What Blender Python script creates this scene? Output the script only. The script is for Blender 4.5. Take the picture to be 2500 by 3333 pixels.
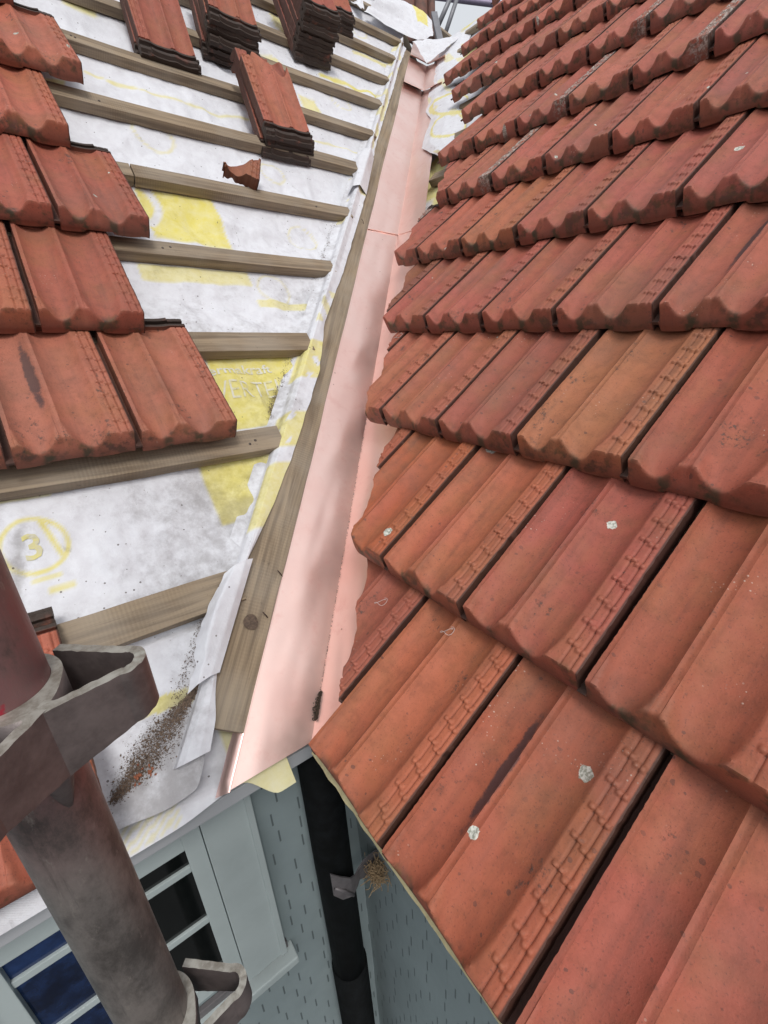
import bpy, bmesh, math, random
from mathutils import Vector, Matrix, noise
random.seed(7)
R_ = math.radians
for o in list(bpy.data.objects): bpy.data.objects.remove(o)
scene = bpy.context.scene
COL = scene.collection

# ------------------------------------------------------------------ camera
cd = bpy.data.cameras.new("camera"); cam = bpy.data.objects.new("camera", cd); COL.objects.link(cam)
Rw = ((0.80603997, -0.58949674, -0.05285027), (-0.26887833, -0.28516677, -0.9199915), (0.52726085, 0.75576022, -0.38835871))
X, Yd, Z = Vector(Rw[0]), Vector(Rw[1]), Vector(Rw[2])
M = Matrix((X, -Yd, -Z)).transposed().to_4x4()
M.translation = Vector((-0.18956, -0.57636, 0.67303))
cam.matrix_world = M
cd.sensor_width = 36; cd.lens = 36 * 1512.42 / 3333.0
cd.clip_start = 0.02; cd.clip_end = 500
scene.camera = cam
# ------------------------------------------------------------------ world and sun (bright overcast)
SUN_EL, SUN_AZ = 52, 196
w = bpy.data.worlds.new("World"); scene.world = w; w.use_nodes = True
nt = w.node_tree; nt.nodes.clear()
sky = nt.nodes.new("ShaderNodeTexSky"); sky.sky_type = 'NISHITA'; sky.sun_disc = False
sky.sun_elevation = R_(SUN_EL); sky.sun_rotation = R_(SUN_AZ); sky.air_density = 1.2; sky.dust_density = 6; sky.ozone_density = 1
hs = nt.nodes.new("ShaderNodeHueSaturation"); hs.inputs["Saturation"].default_value = 0.28
bg = nt.nodes.new("ShaderNodeBackground"); bg.inputs[1].default_value = 0.15
wo = nt.nodes.new("ShaderNodeOutputWorld")
nt.links.new(sky.outputs[0], hs.inputs["Color"]); mx = nt.nodes.new("ShaderNodeMix"); mx.data_type = 'RGBA'; mx.inputs[0].default_value = .72; mx.inputs[7].default_value = (5.6, 5.8, 6.1, 1)
nt.links.new(hs.outputs[0], mx.inputs[6]); nt.links.new(mx.outputs[2], bg.inputs[0]); nt.links.new(bg.outputs[0], wo.inputs[0])
sd = bpy.data.lights.new("sun", 'SUN'); sd.energy = 1.5; sd.angle = R_(14); sd.color = (1, .97, .93)
sun = bpy.data.objects.new("sun", sd); COL.objects.link(sun)
sv = Vector((math.sin(R_(SUN_AZ)) * math.cos(R_(SUN_EL)), math.cos(R_(SUN_AZ)) * math.cos(R_(SUN_EL)), math.sin(R_(SUN_EL))))
sun.rotation_euler = sv.to_track_quat('Z', 'Y').to_euler()
scene.view_settings.view_transform = 'Standard'; scene.view_settings.look = 'None'
scene.view_settings.exposure = 0.0; scene.view_settings.gamma = 1

# ------------------------------------------------------------------ frames of the two roof planes (u along eave, s up slope, n out)
LU, LS, LN = Vector((0.99698254, 0.04632319, -0.0622894)), Vector((0.01309048, 0.69060788, 0.72311092)), Vector((0.07651435, -0.72174436, 0.68791761))
RU, RS, RN = Vector((0, -1, 0)), Vector((0.75091137, 0, 0.66040299)), Vector((-0.66040299, 0, 0.75091137))
def PL(u, s, h=0): return LU * u + LS * s + LN * h
def PR(u, s, h=0): return RU * u + RS * s + RN * h
def fmat(side, u, s, h=0, rot=0, tilt=0, roll=0):
    a, b, c = (LU, LS, LN) if side == 'L' else (RU, RS, RN)
    m = Matrix((a, b, c)).transposed().to_4x4()
    m.translation = a * u + b * s + c * h
    return m @ Matrix.Rotation(rot, 4, 'Z') @ Matrix.Rotation(tilt, 4, 'X') @ Matrix.Rotation(roll, 4, 'Y')
def nz(x, y=0, z=0): return noise.noise(Vector((x, y, z)))
def sm(a, b, x):
    t = max(0, min(1, (x - a) / (b - a))); return t * t * (3 - 2 * t)

# ------------------------------------------------------------------ material helpers
class NT:
    def __init__(s, name):
        s.m = bpy.data.materials.new(name); s.m.use_nodes = True; s.t = s.m.node_tree
        s.p = s.t.nodes["Principled BSDF"]; s.tc = s.t.nodes.new("ShaderNodeTexCoord")
        s.oi = None
    def n(s, t): return s.t.nodes.new(t)
    def l(s, a, b): s.t.links.new(a, b)
    def val(s, sock, v):
        if hasattr(v, 'links') or hasattr(v, 'is_output'): s.l(v, sock)
        else: sock.default_value = v
    def math(s, op, a, b=0, c=0, clamp=False):
        k = s.n("ShaderNodeMath"); k.operation = op; k.use_clamp = clamp
        s.val(k.inputs[0], a); s.val(k.inputs[1], b); s.val(k.inputs[2], c); return k.outputs[0]
    def mix(s, f, a, b, mode='MIX'):
        k = s.n("ShaderNodeMix"); k.data_type = 'RGBA'; k.blend_type = mode
        s.val(k.inputs[0], f); s.val(k.inputs[6], a); s.val(k.inputs[7], b); return k.outputs[2]
    def coord(s, scale=(1, 1, 1), kind="Object"):
        k = s.n("ShaderNodeMapping"); s.l(s.tc.outputs[kind], k.inputs[0]); k.inputs[3].default_value = scale; return k.outputs[0]
    def info(s):
        if not s.oi: s.oi = s.n("ShaderNodeObjectInfo")
        return s.oi
    def noise(s, scale, detail=4, rough=.55, vec=None, rnd=True, dist=0):
        k = s.n("ShaderNodeTexNoise"); k.noise_dimensions = '4D'; k.inputs["Scale"].default_value = scale
        k.inputs["Detail"].default_value = detail; k.inputs["Roughness"].default_value = rough; k.inputs["Distortion"].default_value = dist
        s.l(vec if vec is not None else s.coord(), k.inputs["Vector"])
        if rnd: s.l(s.math('MULTIPLY', s.info().outputs["Random"], 83.0), k.inputs["W"])
        return k.outputs["Fac"]
    def ramp(s, f, a, b):
        k = s.n("ShaderNodeMapRange"); k.clamp = True; k.interpolation_type = 'SMOOTHSTEP'
        s.l(f, k.inputs[0]); k.inputs[1].default_value = a; k.inputs[2].default_value = b; return k.outputs[0]
    def sep(s, vec=None):
        k = s.n("ShaderNodeSeparateXYZ"); s.l(vec if vec is not None else s.tc.outputs["Object"], k.inputs[0]); return k.outputs
    def bump(s, h, strength=.3, dist=.002):
        k = s.n("ShaderNodeBump"); k.inputs["Strength"].default_value = strength; k.inputs["Distance"].default_value = dist
        s.l(h, k.inputs["Height"]); s.l(k.outputs[0], s.p.inputs["Normal"]); return k
    def set(s, **kw):
        for a, v in kw.items(): s.val(s.p.inputs[a.replace('_', ' ')], v)
def C4(r, g, b): return (r, g, b, 1)

def mat_tile():
    t = NT("terracotta"); oi = t.info()
    base = oi.outputs["Color"]
    n1 = t.noise(9, 4, .6); n2 = t.noise(45, 5, .7); n3 = t.noise(420, 3, .6)
    c = t.mix(t.ramp(n1, .42, .68), base, t.mix(.45, base, C4(.30, .125, .052)))
    c = t.mix(t.math('MULTIPLY', t.ramp(t.noise(5.5, 3, .5, t.coord((1.6, .6, 1))), .52, .75), .5), c, C4(.34, .085, .062))
    c = t.mix(t.math('MULTIPLY', t.ramp(n2, .4, .75), .65), c, t.mix(.5, c, C4(.08, .035, .02)))
    c = t.mix(t.math('MULTIPLY', t.ramp(n3, .55, .72), .5), c, C4(.06, .03, .025))
    va = t.n("ShaderNodeVectorMath"); va.operation = 'ADD'; cbx = t.n("ShaderNodeCombineXYZ")
    t.l(t.math('MULTIPLY', oi.outputs["Random"], 31), cbx.inputs[0]); t.l(t.math('MULTIPLY', oi.outputs["Random"], 57), cbx.inputs[1])
    t.l(t.tc.outputs["Object"], va.inputs[0]); t.l(cbx.outputs[0], va.inputs[1]); ov = va.outputs[0]
    stv = t.noise(1, 4, .6, t.coord((55, 3.2, 1)))
    c = t.mix(t.math('MULTIPLY', t.ramp(stv, .48, .70), .5), c, t.mix(.5, c, C4(.06, .035, .03)))
    vd = t.n("ShaderNodeTexVoronoi"); vd.voronoi_dimensions = '2D'; vd.inputs["Scale"].default_value = 85
    t.l(ov, vd.inputs["Vector"])
    vc = t.sep(vd.outputs["Color"])
    dq = t.math('ADD', vd.outputs["Distance"], t.math('MULTIPLY', t.math('SUBTRACT', t.noise(240, 4, .8), .5), .34))
    dk = t.math('MULTIPLY', t.math('LESS_THAN', dq, t.math('MULTIPLY', t.math('POWER', vc[1], 3.0), .26)), t.math('GREATER_THAN', vc[0], .70))
    dk = t.math('MULTIPLY', dk, t.ramp(t.noise(11, 3, .6), .40, .60))
    c = t.mix(t.math('MULTIPLY', dk, .6), c, C4(.07, .04, .035))
    # pale mineral specks
    v = t.n("ShaderNodeTexVoronoi"); v.voronoi_dimensions = '2D'; v.inputs["Scale"].default_value = 120
    t.l(ov, v.inputs["Vector"])
    spk = t.math('MULTIPLY', t.math('LESS_THAN', v.outputs["Distance"], t.math('MULTIPLY', t.sep(v.outputs["Color"])[0], .13)), t.ramp(t.noise(14, 2), .60, .70))
    c = t.mix(t.math('MULTIPLY', spk, .75), c, C4(.55, .42, .35))
    # lichen rosettes
    v2 = t.n("ShaderNodeTexVoronoi"); v2.voronoi_dimensions = '2D'; v2.inputs["Scale"].default_value = 17; v2.inputs["Randomness"].default_value = 1
    t.l(ov, v2.inputs["Vector"])
    sc = t.sep(v2.outputs["Color"])
    dd = t.math('ADD', v2.outputs["Distance"], t.math('MULTIPLY', t.math('SUBTRACT', t.noise(160, 3, .7), .5), .16))
    lich = t.math('MULTIPLY', t.math('LESS_THAN', dd, t.math('MULTIPLY', sc[1], .16)), t.math('GREATER_THAN', sc[0], .955))
    c = t.mix(lich, c, t.mix(t.ramp(t.noise(300, 3), .4, .6), C4(.28, .29, .24), C4(.62, .62, .56)))
    # encrusted band or long soot stain on some tiles (colour alpha)
    al = oi.outputs["Alpha"]
    x = t.sep()
    ex = t.math('DIVIDE', t.math('SUBTRACT', x[0], .063), .009); ey = t.math('DIVIDE', t.math('SUBTRACT', x[1], .185), .085)
    el = t.math('ADD', t.math('ADD', t.math('MULTIPLY', ex, ex), t.math('MULTIPLY', ey, ey)), t.math('MULTIPLY', t.math('SUBTRACT', t.noise(55, 5, .75), .5), 2.6))
    stn = t.math('MULTIPLY', t.math('SUBTRACT', 1, t.ramp(el, .5, 1.25), clamp=True), t.math('MULTIPLY', t.math('GREATER_THAN', al, .6), t.math('LESS_THAN', al, .8)))
    c = t.mix(t.math('MULTIPLY', stn, .85), c, C4(.045, .028, .032))
    enc = t.math('MULTIPLY', t.math('LESS_THAN', al, .5), t.ramp(x[0], .13, .16))
    enc = t.math('MULTIPLY', enc, t.ramp(t.noise(60, 5, .75), .42, .55))
    c = t.mix(t.math('MULTIPLY', enc, .85), c, t.mix(t.ramp(t.noise(200, 3), .4, .6), C4(.16, .12, .1), C4(.46, .44, .40)))
    # black-green growth along the nose and in blotches
    mo = t.math('MULTIPLY', t.math('SUBTRACT', 1, t.ramp(x[1], .002, .026), clamp=True), t.ramp(t.noise(26, 4, .65), .50, .62))
    c = t.mix(t.math('MULTIPLY', mo, .85), c, t.mix(t.ramp(t.noise(90, 2), .4, .6), C4(.028, .026, .022), C4(.05, .055, .02)))
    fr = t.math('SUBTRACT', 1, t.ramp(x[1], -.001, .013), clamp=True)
    c = t.mix(t.math('MULTIPLY', fr, .62), c, C4(.11, .040, .028))  # nose front darkened: grime, plus its shade put into the colour
    bl = t.math('MULTIPLY', t.ramp(t.noise(13, 5, .7, t.coord((1.5, .7, 1))), .585, .65), t.ramp(t.noise(110, 4, .8), .50, .62))
    c = t.mix(t.math('MULTIPLY', t.ramp(t.noise(4, 5, .65), .48, .66), .55), c, t.mix(.55, c, C4(.15, .085, .065)))
    c = t.mix(t.math('MULTIPLY', bl, .8), c, C4(.06, .048, .042))
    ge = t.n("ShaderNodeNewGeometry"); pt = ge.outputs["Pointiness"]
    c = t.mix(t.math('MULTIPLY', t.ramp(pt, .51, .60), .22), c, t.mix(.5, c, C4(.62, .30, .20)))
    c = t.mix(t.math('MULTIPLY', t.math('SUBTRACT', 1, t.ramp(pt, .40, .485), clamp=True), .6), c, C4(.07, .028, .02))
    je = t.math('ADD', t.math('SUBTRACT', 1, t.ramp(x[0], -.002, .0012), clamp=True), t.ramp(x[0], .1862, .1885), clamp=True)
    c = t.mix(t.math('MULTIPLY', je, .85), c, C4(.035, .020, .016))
    ad = t.math('ABSOLUTE', t.math('SUBTRACT', t.math('ABSOLUTE', t.math('SUBTRACT', x[0], .079)), .030))
    mj = t.math('MULTIPLY', t.math('SUBTRACT', 1, t.ramp(x[1], .002, .016), clamp=True), t.math('SUBTRACT', 1, t.ramp(ad, .004, .013), clamp=True))
    c = t.mix(t.math('MULTIPLY', mj, t.math('MULTIPLY', t.ramp(t.noise(70, 3), .38, .55), .8)), c, C4(.04, .042, .024))
    # dirty head of the tile
    hd = t.ramp(x[1], .315, .325)
    c = t.mix(t.math('MULTIPLY', hd, t.ramp(t.noise(30, 4), .1, .45)), c, C4(.04, .026, .02))
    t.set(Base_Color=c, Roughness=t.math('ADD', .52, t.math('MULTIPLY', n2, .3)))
    t.p.inputs["Specular IOR Level"].default_value = .38
    h = t.math('ADD', t.math('MULTIPLY', n3, .5), t.math('ADD', t.math('MULTIPLY', n2, .9), t.math('MULTIPLY', t.math('ADD', bl, enc), .6)))
    t.bump(h, .55, .0016)
    return t.m

def mat_wood():
    t = NT("weathered_pine")
    g = t.noise(1, 5, .6, t.coord((3, 75, 75)), dist=.6); g2 = t.noise(1, 4, .6, t.coord((14, 420, 420)))
    n1 = t.noise(7, 3)
    c = t.mix(t.ramp(g, .34, .66), C4(.30, .225, .145), C4(.15, .108, .07))
    c = t.mix(t.ramp(n1, .35, .7), c, t.mix(.45, c, C4(.33, .29, .235)))
    c = t.mix(t.math('MULTIPLY', t.ramp(g2, .5, .75), .45), c, C4(.11, .08, .055))
    v = t.n("ShaderNodeTexVoronoi"); v.inputs["Scale"].default_value = 1; t.l(t.coord((2.2, 9, 9)), v.inputs["Vector"])
    c = t.mix(t.math('MULTIPLY', t.math('SUBTRACT', 1, t.ramp(v.outputs["Distance"], .03, .10), clamp=True), .7), c, C4(.06, .038, .022))
    c = t.mix(t.math('MULTIPLY', t.ramp(t.noise(60, 5, .8), .62, .7), .5), c, C4(.04, .03, .025))
    wv = t.n("ShaderNodeTexWave"); wv.inputs["Scale"].default_value = 46; wv.inputs["Distortion"].default_value = 1.5; wv.inputs["Detail"].default_value = 3; t.l(t.coord((1, .12, .3)), wv.inputs["Vector"])
    sw = t.math('MULTIPLY', wv.outputs["Fac"], t.ramp(t.noise(5, 3), .42, .65))
    c = t.mix(t.math('MULTIPLY', sw, .22), c, C4(.12, .085, .055))
    t.set(Base_Color=c, Roughness=.82)
    t.bump(t.math('ADD', t.math('ADD', g, t.math('MULTIPLY', g2, .8)), t.math('MULTIPLY', sw, .5)), .55, .0015)
    return t.m

def mat_membrane():
    t = NT("underlay_fabric")
    at = t.n("ShaderNodeAttribute"); at.attribute_name = "print"
    dt = t.n("ShaderNodeAttribute"); dt.attribute_name = "dirt"
    n1 = t.noise(7, 6, .65, rnd=False); n2 = t.noise(40, 5, .7, rnd=False); n3 = t.noise(260, 3, .7, rnd=False)
    st = t.noise(1, 5, .7, t.coord((34, 9, 9)), rnd=False)
    c = t.mix(t.ramp(n2, .3, .7), C4(.70, .71, .75), C4(.63, .63, .67))
    c = t.mix(t.math('MULTIPLY', at.outputs["Fac"], t.math('ADD', .45, t.math('MULTIPLY', n2, .85))), c, C4(.70, .61, .11))
    d = t.math('ADD', dt.outputs["Fac"], t.math('MULTIPLY', t.math('SUBTRACT', n1, .5), 2.2))
    d = t.math('ADD', d, t.math('MULTIPLY', t.math('SUBTRACT', n2, .5), 1.3))
    d = t.ramp(d, .05, 1.0)
    c = t.mix(t.math('MULTIPLY', d, .62), c, t.mix(.35, C4(.24, .22, .21), c, 'MULTIPLY'))
    s2 = t.math('MULTIPLY', t.ramp(st, .60, .72), t.ramp(n2, .45, .6))
    c = t.mix(t.math('MULTIPLY', s2, .45), c, C4(.2, .19, .2))
    v = t.n("ShaderNodeTexVoronoi"); v.inputs["Scale"].default_value = 75; t.l(t.coord(), v.inputs["Vector"])
    sc = t.sep(v.outputs["Color"])
    sp = t.math('MULTIPLY', t.math('LESS_THAN', v.outputs["Distance"], .14), t.math('GREATER_THAN', sc[0], .86))
    c = t.mix(t.math('MULTIPLY', sp, .8), c, C4(.07, .05, .045))
    t.set(Base_Color=c, Roughness=.7)
    wv = t.n("ShaderNodeTexWave"); wv.inputs["Scale"].default_value = 210; wv.bands_direction = 'DIAGONAL'; t.l(t.coord(), wv.inputs["Vector"])
    t.bump(t.math('ADD', t.math('MULTIPLY', n2, 1.0), t.math('ADD', t.math('MULTIPLY', wv.outputs["Fac"], .1), t.math('MULTIPLY', n1, 2.0))), .5, .004)
    return t.m

def mat_copper():
    t = NT("new_copper")
    n1 = t.noise(5, 4, .6); n2 = t.noise(28, 5, .7); n3 = t.noise(130, 4, .7, t.coord((1, .4, 1)))
    c = t.mix(t.ramp(n1, .35, .7), C4(.975, .71, .64), C4(.94, .63, .56))
    c = t.mix(t.math('MULTIPLY', t.ramp(n2, .52, .72), .5), c, C4(.84, .50, .44))
    v = t.n("ShaderNodeTexVoronoi"); v.inputs["Scale"].default_value = 30; t.l(t.coord(), v.inputs["Vector"])
    sc = t.sep(v.outputs["Color"])
    sp = t.math('MULTIPLY', t.math('LESS_THAN', v.outputs["Distance"], .07), t.math('GREATER_THAN', sc[1], .8))
    c = t.mix(t.math('MULTIPLY', sp, .6), c, C4(.35, .16, .11))
    t.set(Base_Color=c, Metallic=.80, Roughness=t.math('ADD', .24, t.math('MULTIPLY', n2, .16)))
    t.bump(t.math('ADD', t.math('MULTIPLY', n1, .8), t.math('MULTIPLY', n3, .05)), .25, .003)
    return t.m

def simple(name, col, rough=.6, metal=0, nscale=20, amt=.25, col2=None, bump=.2, bdist=.002):
    t = NT(name); n1 = t.noise(nscale, 5, .65)
    c = t.mix(t.math('MULTIPLY', t.ramp(n1, .35, .7), amt if col2 is None else 1), C4(*col), C4(*(col2 or (col[0]*.3, col[1]*.3, col[2]*.3))))
    t.set(Base_Color=c, Roughness=rough, Metallic=metal); t.bump(n1, bump, bdist); return t.m

def mat_tube():
    t = NT("painted_steel_tube")
    n1 = t.noise(22, 7, .78, t.coord((1, 1, .6))); n2 = t.noise(95, 6, .8, t.coord((1, 1, .4))); z = t.sep(t.tc.outputs["Object"])[2]
    c = t.mix(t.ramp(n1, .35, .65), C4(.085, .075, .070), C4(.24, .215, .20))
    up = t.ramp(z, .33, .48)
    c = t.mix(t.math('MULTIPLY', up, t.ramp(n1, .3, .6)), c, C4(.23, .115, .115))
    c = t.mix(t.math('MULTIPLY', t.ramp(n2, .56, .66), .6), c, C4(.30, .27, .24))
    c = t.mix(t.math('MULTIPLY', t.ramp(t.noise(30, 4, .6), .64, .68), t.math('MULTIPLY', up, .9)), c, C4(.38, .02, .045))
    c = t.mix(t.math('MULTIPLY', t.ramp(t.noise(1, 5, .7, t.coord((90, 90, 7))), .56, .68), .5), c, C4(.03, .03, .03))
    t.set(Base_Color=c, Metallic=.55, Roughness=t.math('ADD', .30, t.math('MULTIPLY', n2, .35)))
    t.bump(t.math('ADD', n2, n1), .35, .001)
    return t.m

def mat_wall():
    t = NT("slotted_grey_green_cladding")
    p = t.sep(t.tc.outputs["UV"])        # metres along the wall, metres up
    row = t.math('FLOOR', t.math('DIVIDE', p[1], .066)); fv = t.math('FRACT', t.math('DIVIDE', p[1], .066))
    wn = t.n("ShaderNodeTexWhiteNoise"); wn.noise_dimensions = '1D'; t.l(row, wn.inputs["W"])
    xo = t.math('ADD', t.math('DIVIDE', p[0], .062), t.math('ADD', t.math('MULTIPLY', row, .5), t.math('MULTIPLY', wn.outputs["Value"], .3)))
    fu = t.math('FRACT', xo)
    w2 = t.n('ShaderNodeTexWhiteNoise'); w2.noise_dimensions = '2D'; cb = t.n('ShaderNodeCombineXYZ'); t.l(t.math('FLOOR', xo), cb.inputs[0]); t.l(row, cb.inputs[1]); t.l(cb.outputs[0], w2.inputs['Vector'])
    fu = t.math('ADD', fu, t.math('MULTIPLY', t.math('SUBTRACT', w2.outputs['Value'], .5), .5))
    m = t.math('MULTIPLY', t.math('LESS_THAN', t.math('ABSOLUTE', t.math('SUBTRACT', fu, .5)), .035), t.math('LESS_THAN', t.math('ABSOLUTE', t.math('SUBTRACT', fv, .5)), .31))
    n1 = t.noise(6, 3, rnd=False)
    c = t.mix(t.ramp(n1, .3, .7), C4(.27, .325, .335), C4(.235, .285, .295))
    c = t.mix(t.math('MULTIPLY', m, .75), c, C4(.06, .075, .08))
    t.set(Base_Color=c, Roughness=.42)
    t.bump(t.math('SUBTRACT', t.math('MULTIPLY', n1, 3), m), .4, .004)
    return t.m

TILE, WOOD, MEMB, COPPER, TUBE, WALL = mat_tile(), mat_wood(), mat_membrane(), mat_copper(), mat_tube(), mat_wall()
GALV = simple("worn_galvanised_steel", (.40, .39, .35), .5, .35, 90, .5, (.20, .18, .15), .5, .001)
DARKST = simple("stained_steel_plate", (.085, .068, .066), .42, .35, 42, 1, (.16, .13, .125), .5, .0012)
BLACKP_SPEC = .12
TRIM = simple("painted_grey_trim", (.42, .475, .475), .42, 0, 8, .12)
FASCIA = simple("painted_grey_fascia", (.40, .41, .43), .45, 0, 8, .12)
BLACKP = simple("black_downpipe_paint", (.0025, .003, .003), .75, 0, 30, .5, (.006, .007, .008), .3, .002)
BLACKP.node_tree.nodes['Principled BSDF'].inputs['Specular IOR Level'].default_value = BLACKP_SPEC
GREYM = simple("dull_grey_steel", (.16, .145, .15), .55, .3, 40, .4)
DARKGLASS = simple("dark_window_glass", (.004, .005, .005), .06, 0, 3, .1, None, .03)
GLASSREFL = simple("glass_painted_blue_reflection", (.002, .006, .022), .05, 0, 9, 1, (.018, .045, .14), .12)  # blue reflection and its mottling painted into the pane colour
CREAM = simple("cream_membrane_edge", (.50, .44, .25), .7, 0, 60, .4)
MOSS = simple("dark_moss", (.03, .02, .015), .95, 0, 300, .5, (.075, .05, .03))
GRIT = simple("brown_roof_grit", (.20, .14, .10), .95, 0, 300, .5, (.07, .05, .04))
CHIPM = simple("terracotta_chips", (.36, .13, .07), .9, 0, 80, .5)
STRAW = simple("dry_nest_straw", (.36, .25, .14), .9, 0, 90, .5)
THREAD = simple("pale_fibre_thread", (.62, .56, .54), .7, 0, 90, .3)
PRINTW = simple("white_lettering_ink", (.66, .66, .62), .7, 0, 45, .35, (.60, .54, .22))
PRINTY = simple("yellow_lettering_ink", (.62, .56, .2), .7, 0, 60, .5, (.52, .50, .42))
RUST = simple("rusty_nail_steel", (.06, .035, .03), .7, .5, 90, .4)
PURPLE = simple("purple_grey_scaffold_tube", (.30, .25, .36), .5, .2, 20, .3)
GREYT = simple("grey_scaffold_tube", (.22, .22, .24), .5, .3, 20, .3)
BROWNC = simple("brown_clay_ridge", (.17, .075, .055), .8, 0, 14, .8, (.085, .05, .04), .6, .004)
GROUND = simple("ground_dirt", (.10, .10, .10), .95, 0, 3, .5)
CONC = simple("timber_sarking", (.16, .12, .08), .9, 0, 6, .5)

# ------------------------------------------------------------------ object helpers
def link(name, me, mat=None, parent=None):
    o = bpy.data.objects.new(name, me); COL.objects.link(o)
    if mat is not None and len(me.materials) == 0: me.materials.append(mat)
    if parent is not None: o.parent = parent
    return o
def tag(o, label, cat, group=None, kind=None):
    if label: o["label"] = label
    if cat: o["category"] = cat
    if group: o["group"] = group
    o["kind"] = kind or "thing"
    return o
def empty(name, loc, label, cat, group=None):
    o = bpy.data.objects.new(name, None); COL.objects.link(o); o.location = loc; o.empty_display_size = .05
    bpy.context.view_layer.update(); return tag(o, label, cat, group)
def mesh(name, vs, fs, smooth=False):
    me = bpy.data.meshes.new(name); me.from_pydata([tuple(v) for v in vs], [], fs); me.update()
    if smooth: me.polygons.foreach_set("use_smooth", [True] * len(me.polygons))
    return me
def child(name, me, mat, parent):
    """world-space mesh data hung on a parent at its own location"""
    o = link(name, me, mat, parent); o.matrix_parent_inverse = parent.matrix_world.inverted(); return o
def bevel_box(name, size, bev=.002, seg=2, sub=None, wob=0, seed=0):
    bm = bmesh.new(); bmesh.ops.create_cube(bm, size=1)
    for v in bm.verts: v.co = Vector((v.co.x * size[0], v.co.y * size[1], v.co.z * size[2]))
    bmesh.ops.bevel(bm, geom=bm.edges[:], offset=bev, segments=seg, affect='EDGES', profile=.6)
    if sub:
        long_ = [e for e in bm.edges if abs((e.verts[0].co - e.verts[1].co).x) > size[0] * .8]
        bmesh.ops.subdivide_edges(bm, edges=long_, cuts=sub)
        for v in bm.verts:
            v.co.z += wob * nz(v.co.x * 1.7, seed, 1); v.co.y += wob * nz(v.co.x * 1.7, seed, 9)
            v.co.y += .0012 * nz(v.co.x * 22, seed, v.co.z * 40)
    me = bpy.data.meshes.new(name); bm.to_mesh(me); bm.free(); return me
def tube_mesh(name, pts, r, seg=16, cap=True, r2=None):
    vs, fs = [], []; pts = [Vector(p) for p in pts]; up = None
    for i, p in enumerate(pts):
        d = (pts[min(i + 1, len(pts) - 1)] - pts[max(i - 1, 0)]).normalized()
        if up is None: up = d.orthogonal().normalized()
        up = (up - d * up.dot(d)).normalized(); sd_ = d.cross(up)
        rr = r if r2 is None else r + (r2 - r) * i / (len(pts) - 1)
        for k in range(seg):
            a = 2 * math.pi * k / seg; vs.append(p + (up * math.cos(a) + sd_ * math.sin(a)) * rr)
    for i in range(len(pts) - 1):
        for k in range(seg):
            a, b = i * seg + k, i * seg + (k + 1) % seg; fs.append((a, b, b + seg, a + seg))
    if cap: fs.append(tuple(range(seg))[::-1]); fs.append(tuple(range((len(pts) - 1) * seg, len(pts) * seg)))
    me = mesh(name, vs, fs, True); return me
def box_world(name, c0, c1, bev=.0015):
    c0, c1 = Vector(c0), Vector(c1); me = bevel_box(name, [abs(c1[i] - c0[i]) for i in range(3)], bev)
    me.transform(Matrix.Translation((c0 + c1) / 2)); return me

# ------------------------------------------------------------------ clay tile
TW, TLEN, GA, HT = .2, .362, .3045, .048
def prof(x, y=.2):
    """height of the tile top below band level; x across 0..TW"""
    if x < 0: return -.031
    e = math.exp(-(max(y, 0) / .030) ** 1.5)         # troughs narrow and deepen towards the nose
    z = 0
    if x < .0065: z = -.0015
    for c, hw in ((.0385, .0325), (.1165, .0365)):
        h2 = hw * (1 - .36 * e); t = abs(x - c) / h2
        if t < 1: z = -(.0155 + .0095 * e) * (1 - t ** 2.4) ** .95
    if .0705 < x < .0805:
        z = -.0012
        if abs(x - .0755) < .0012: z -= .0006
    if x > .1535:
        for gx in (.1655, .1795): z -= .0024 * math.exp(-((x - gx) / .0014) ** 2)
        z -= .0009 * math.exp(-((x - .1865) / .0009) ** 2)
        if x > .185: z -= .0022 * ((x - .185) / .0045) ** 1.5
    return z
def pills(x, y):
    z = 0
    if .03 < y < .312 and x > .155:
        for gx, off in ((.1655, 0), (.1795, -.0055)):
            k = (y - .046 - off) / .0345; f = (k - round(k)) * .0345
            if abs(f) < .0036 and abs(x - gx) < .0074:
                z = max(z, .0038 * math.sqrt(max(0, 1 - (f / .0036) ** 2)) * math.sqrt(max(0, 1 - ((x - gx) / .0074) ** 4)))
    return z
def ztop(x, y, H, sd):
    base = H * (1 - y / GA)
    z = base + prof(x, y) + pills(x, y)
    if y > .316:                                   # interlocking head
        z = base + prof(x, y) * .25 - .009
        if .320 < y < .330 or .341 < y < .353: z += .009
        if x > .155 and y > .335: z -= .004
    if y < .05 and x >= 0:
        sl = 2.6 if x > .157 else (1.5 + 1.1 * min(1, abs(x - .0755) / .05))
        f = .005 + .007 * math.sqrt(max(0, 1 - (1 - min(max(y, 0), .003) / .003) ** 2)) + sl * max(0, y - .001)
        k = .0035; d_ = max(k - abs(z - f), 0) / k; z = min(z, f) - d_ * d_ * k * .25
    z += .0007 * nz(x * 30, y * 18, sd) + .0014 * nz(x * 7, y * 6, sd + 5)
    if prof(x, y) > -.004: z -= .0016 * max(0, nz(x * 70, y * 45, sd + 9) - .25)
    return z
def zbot(x, y, H):
    x2 = (x + .1) % TW; nb = prof(x2, .2) * .25 - .0005
    if y < .016: return nb + .010 * sm(.048, .054, x) * sm(.110, .104, x)
    return H * (1 - y / GA) - .026 if y > .03 else nb + (H * (1 - y / GA) - .026 - nb) * (y - .016) / .014
XS = sorted(set([-.012, -.0005, 0, .0008, .003, .006, .0070] + [.0075 + i * .0036 for i in range(18)] + [.0705, .0712, .0742, .0755, .0768, .0798, .0806]
     + [.0835 + i * .0037 for i in range(19)] + [.1532, .1545] + [.156 + i * .00125 for i in range(27)] + [.1896]))
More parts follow.
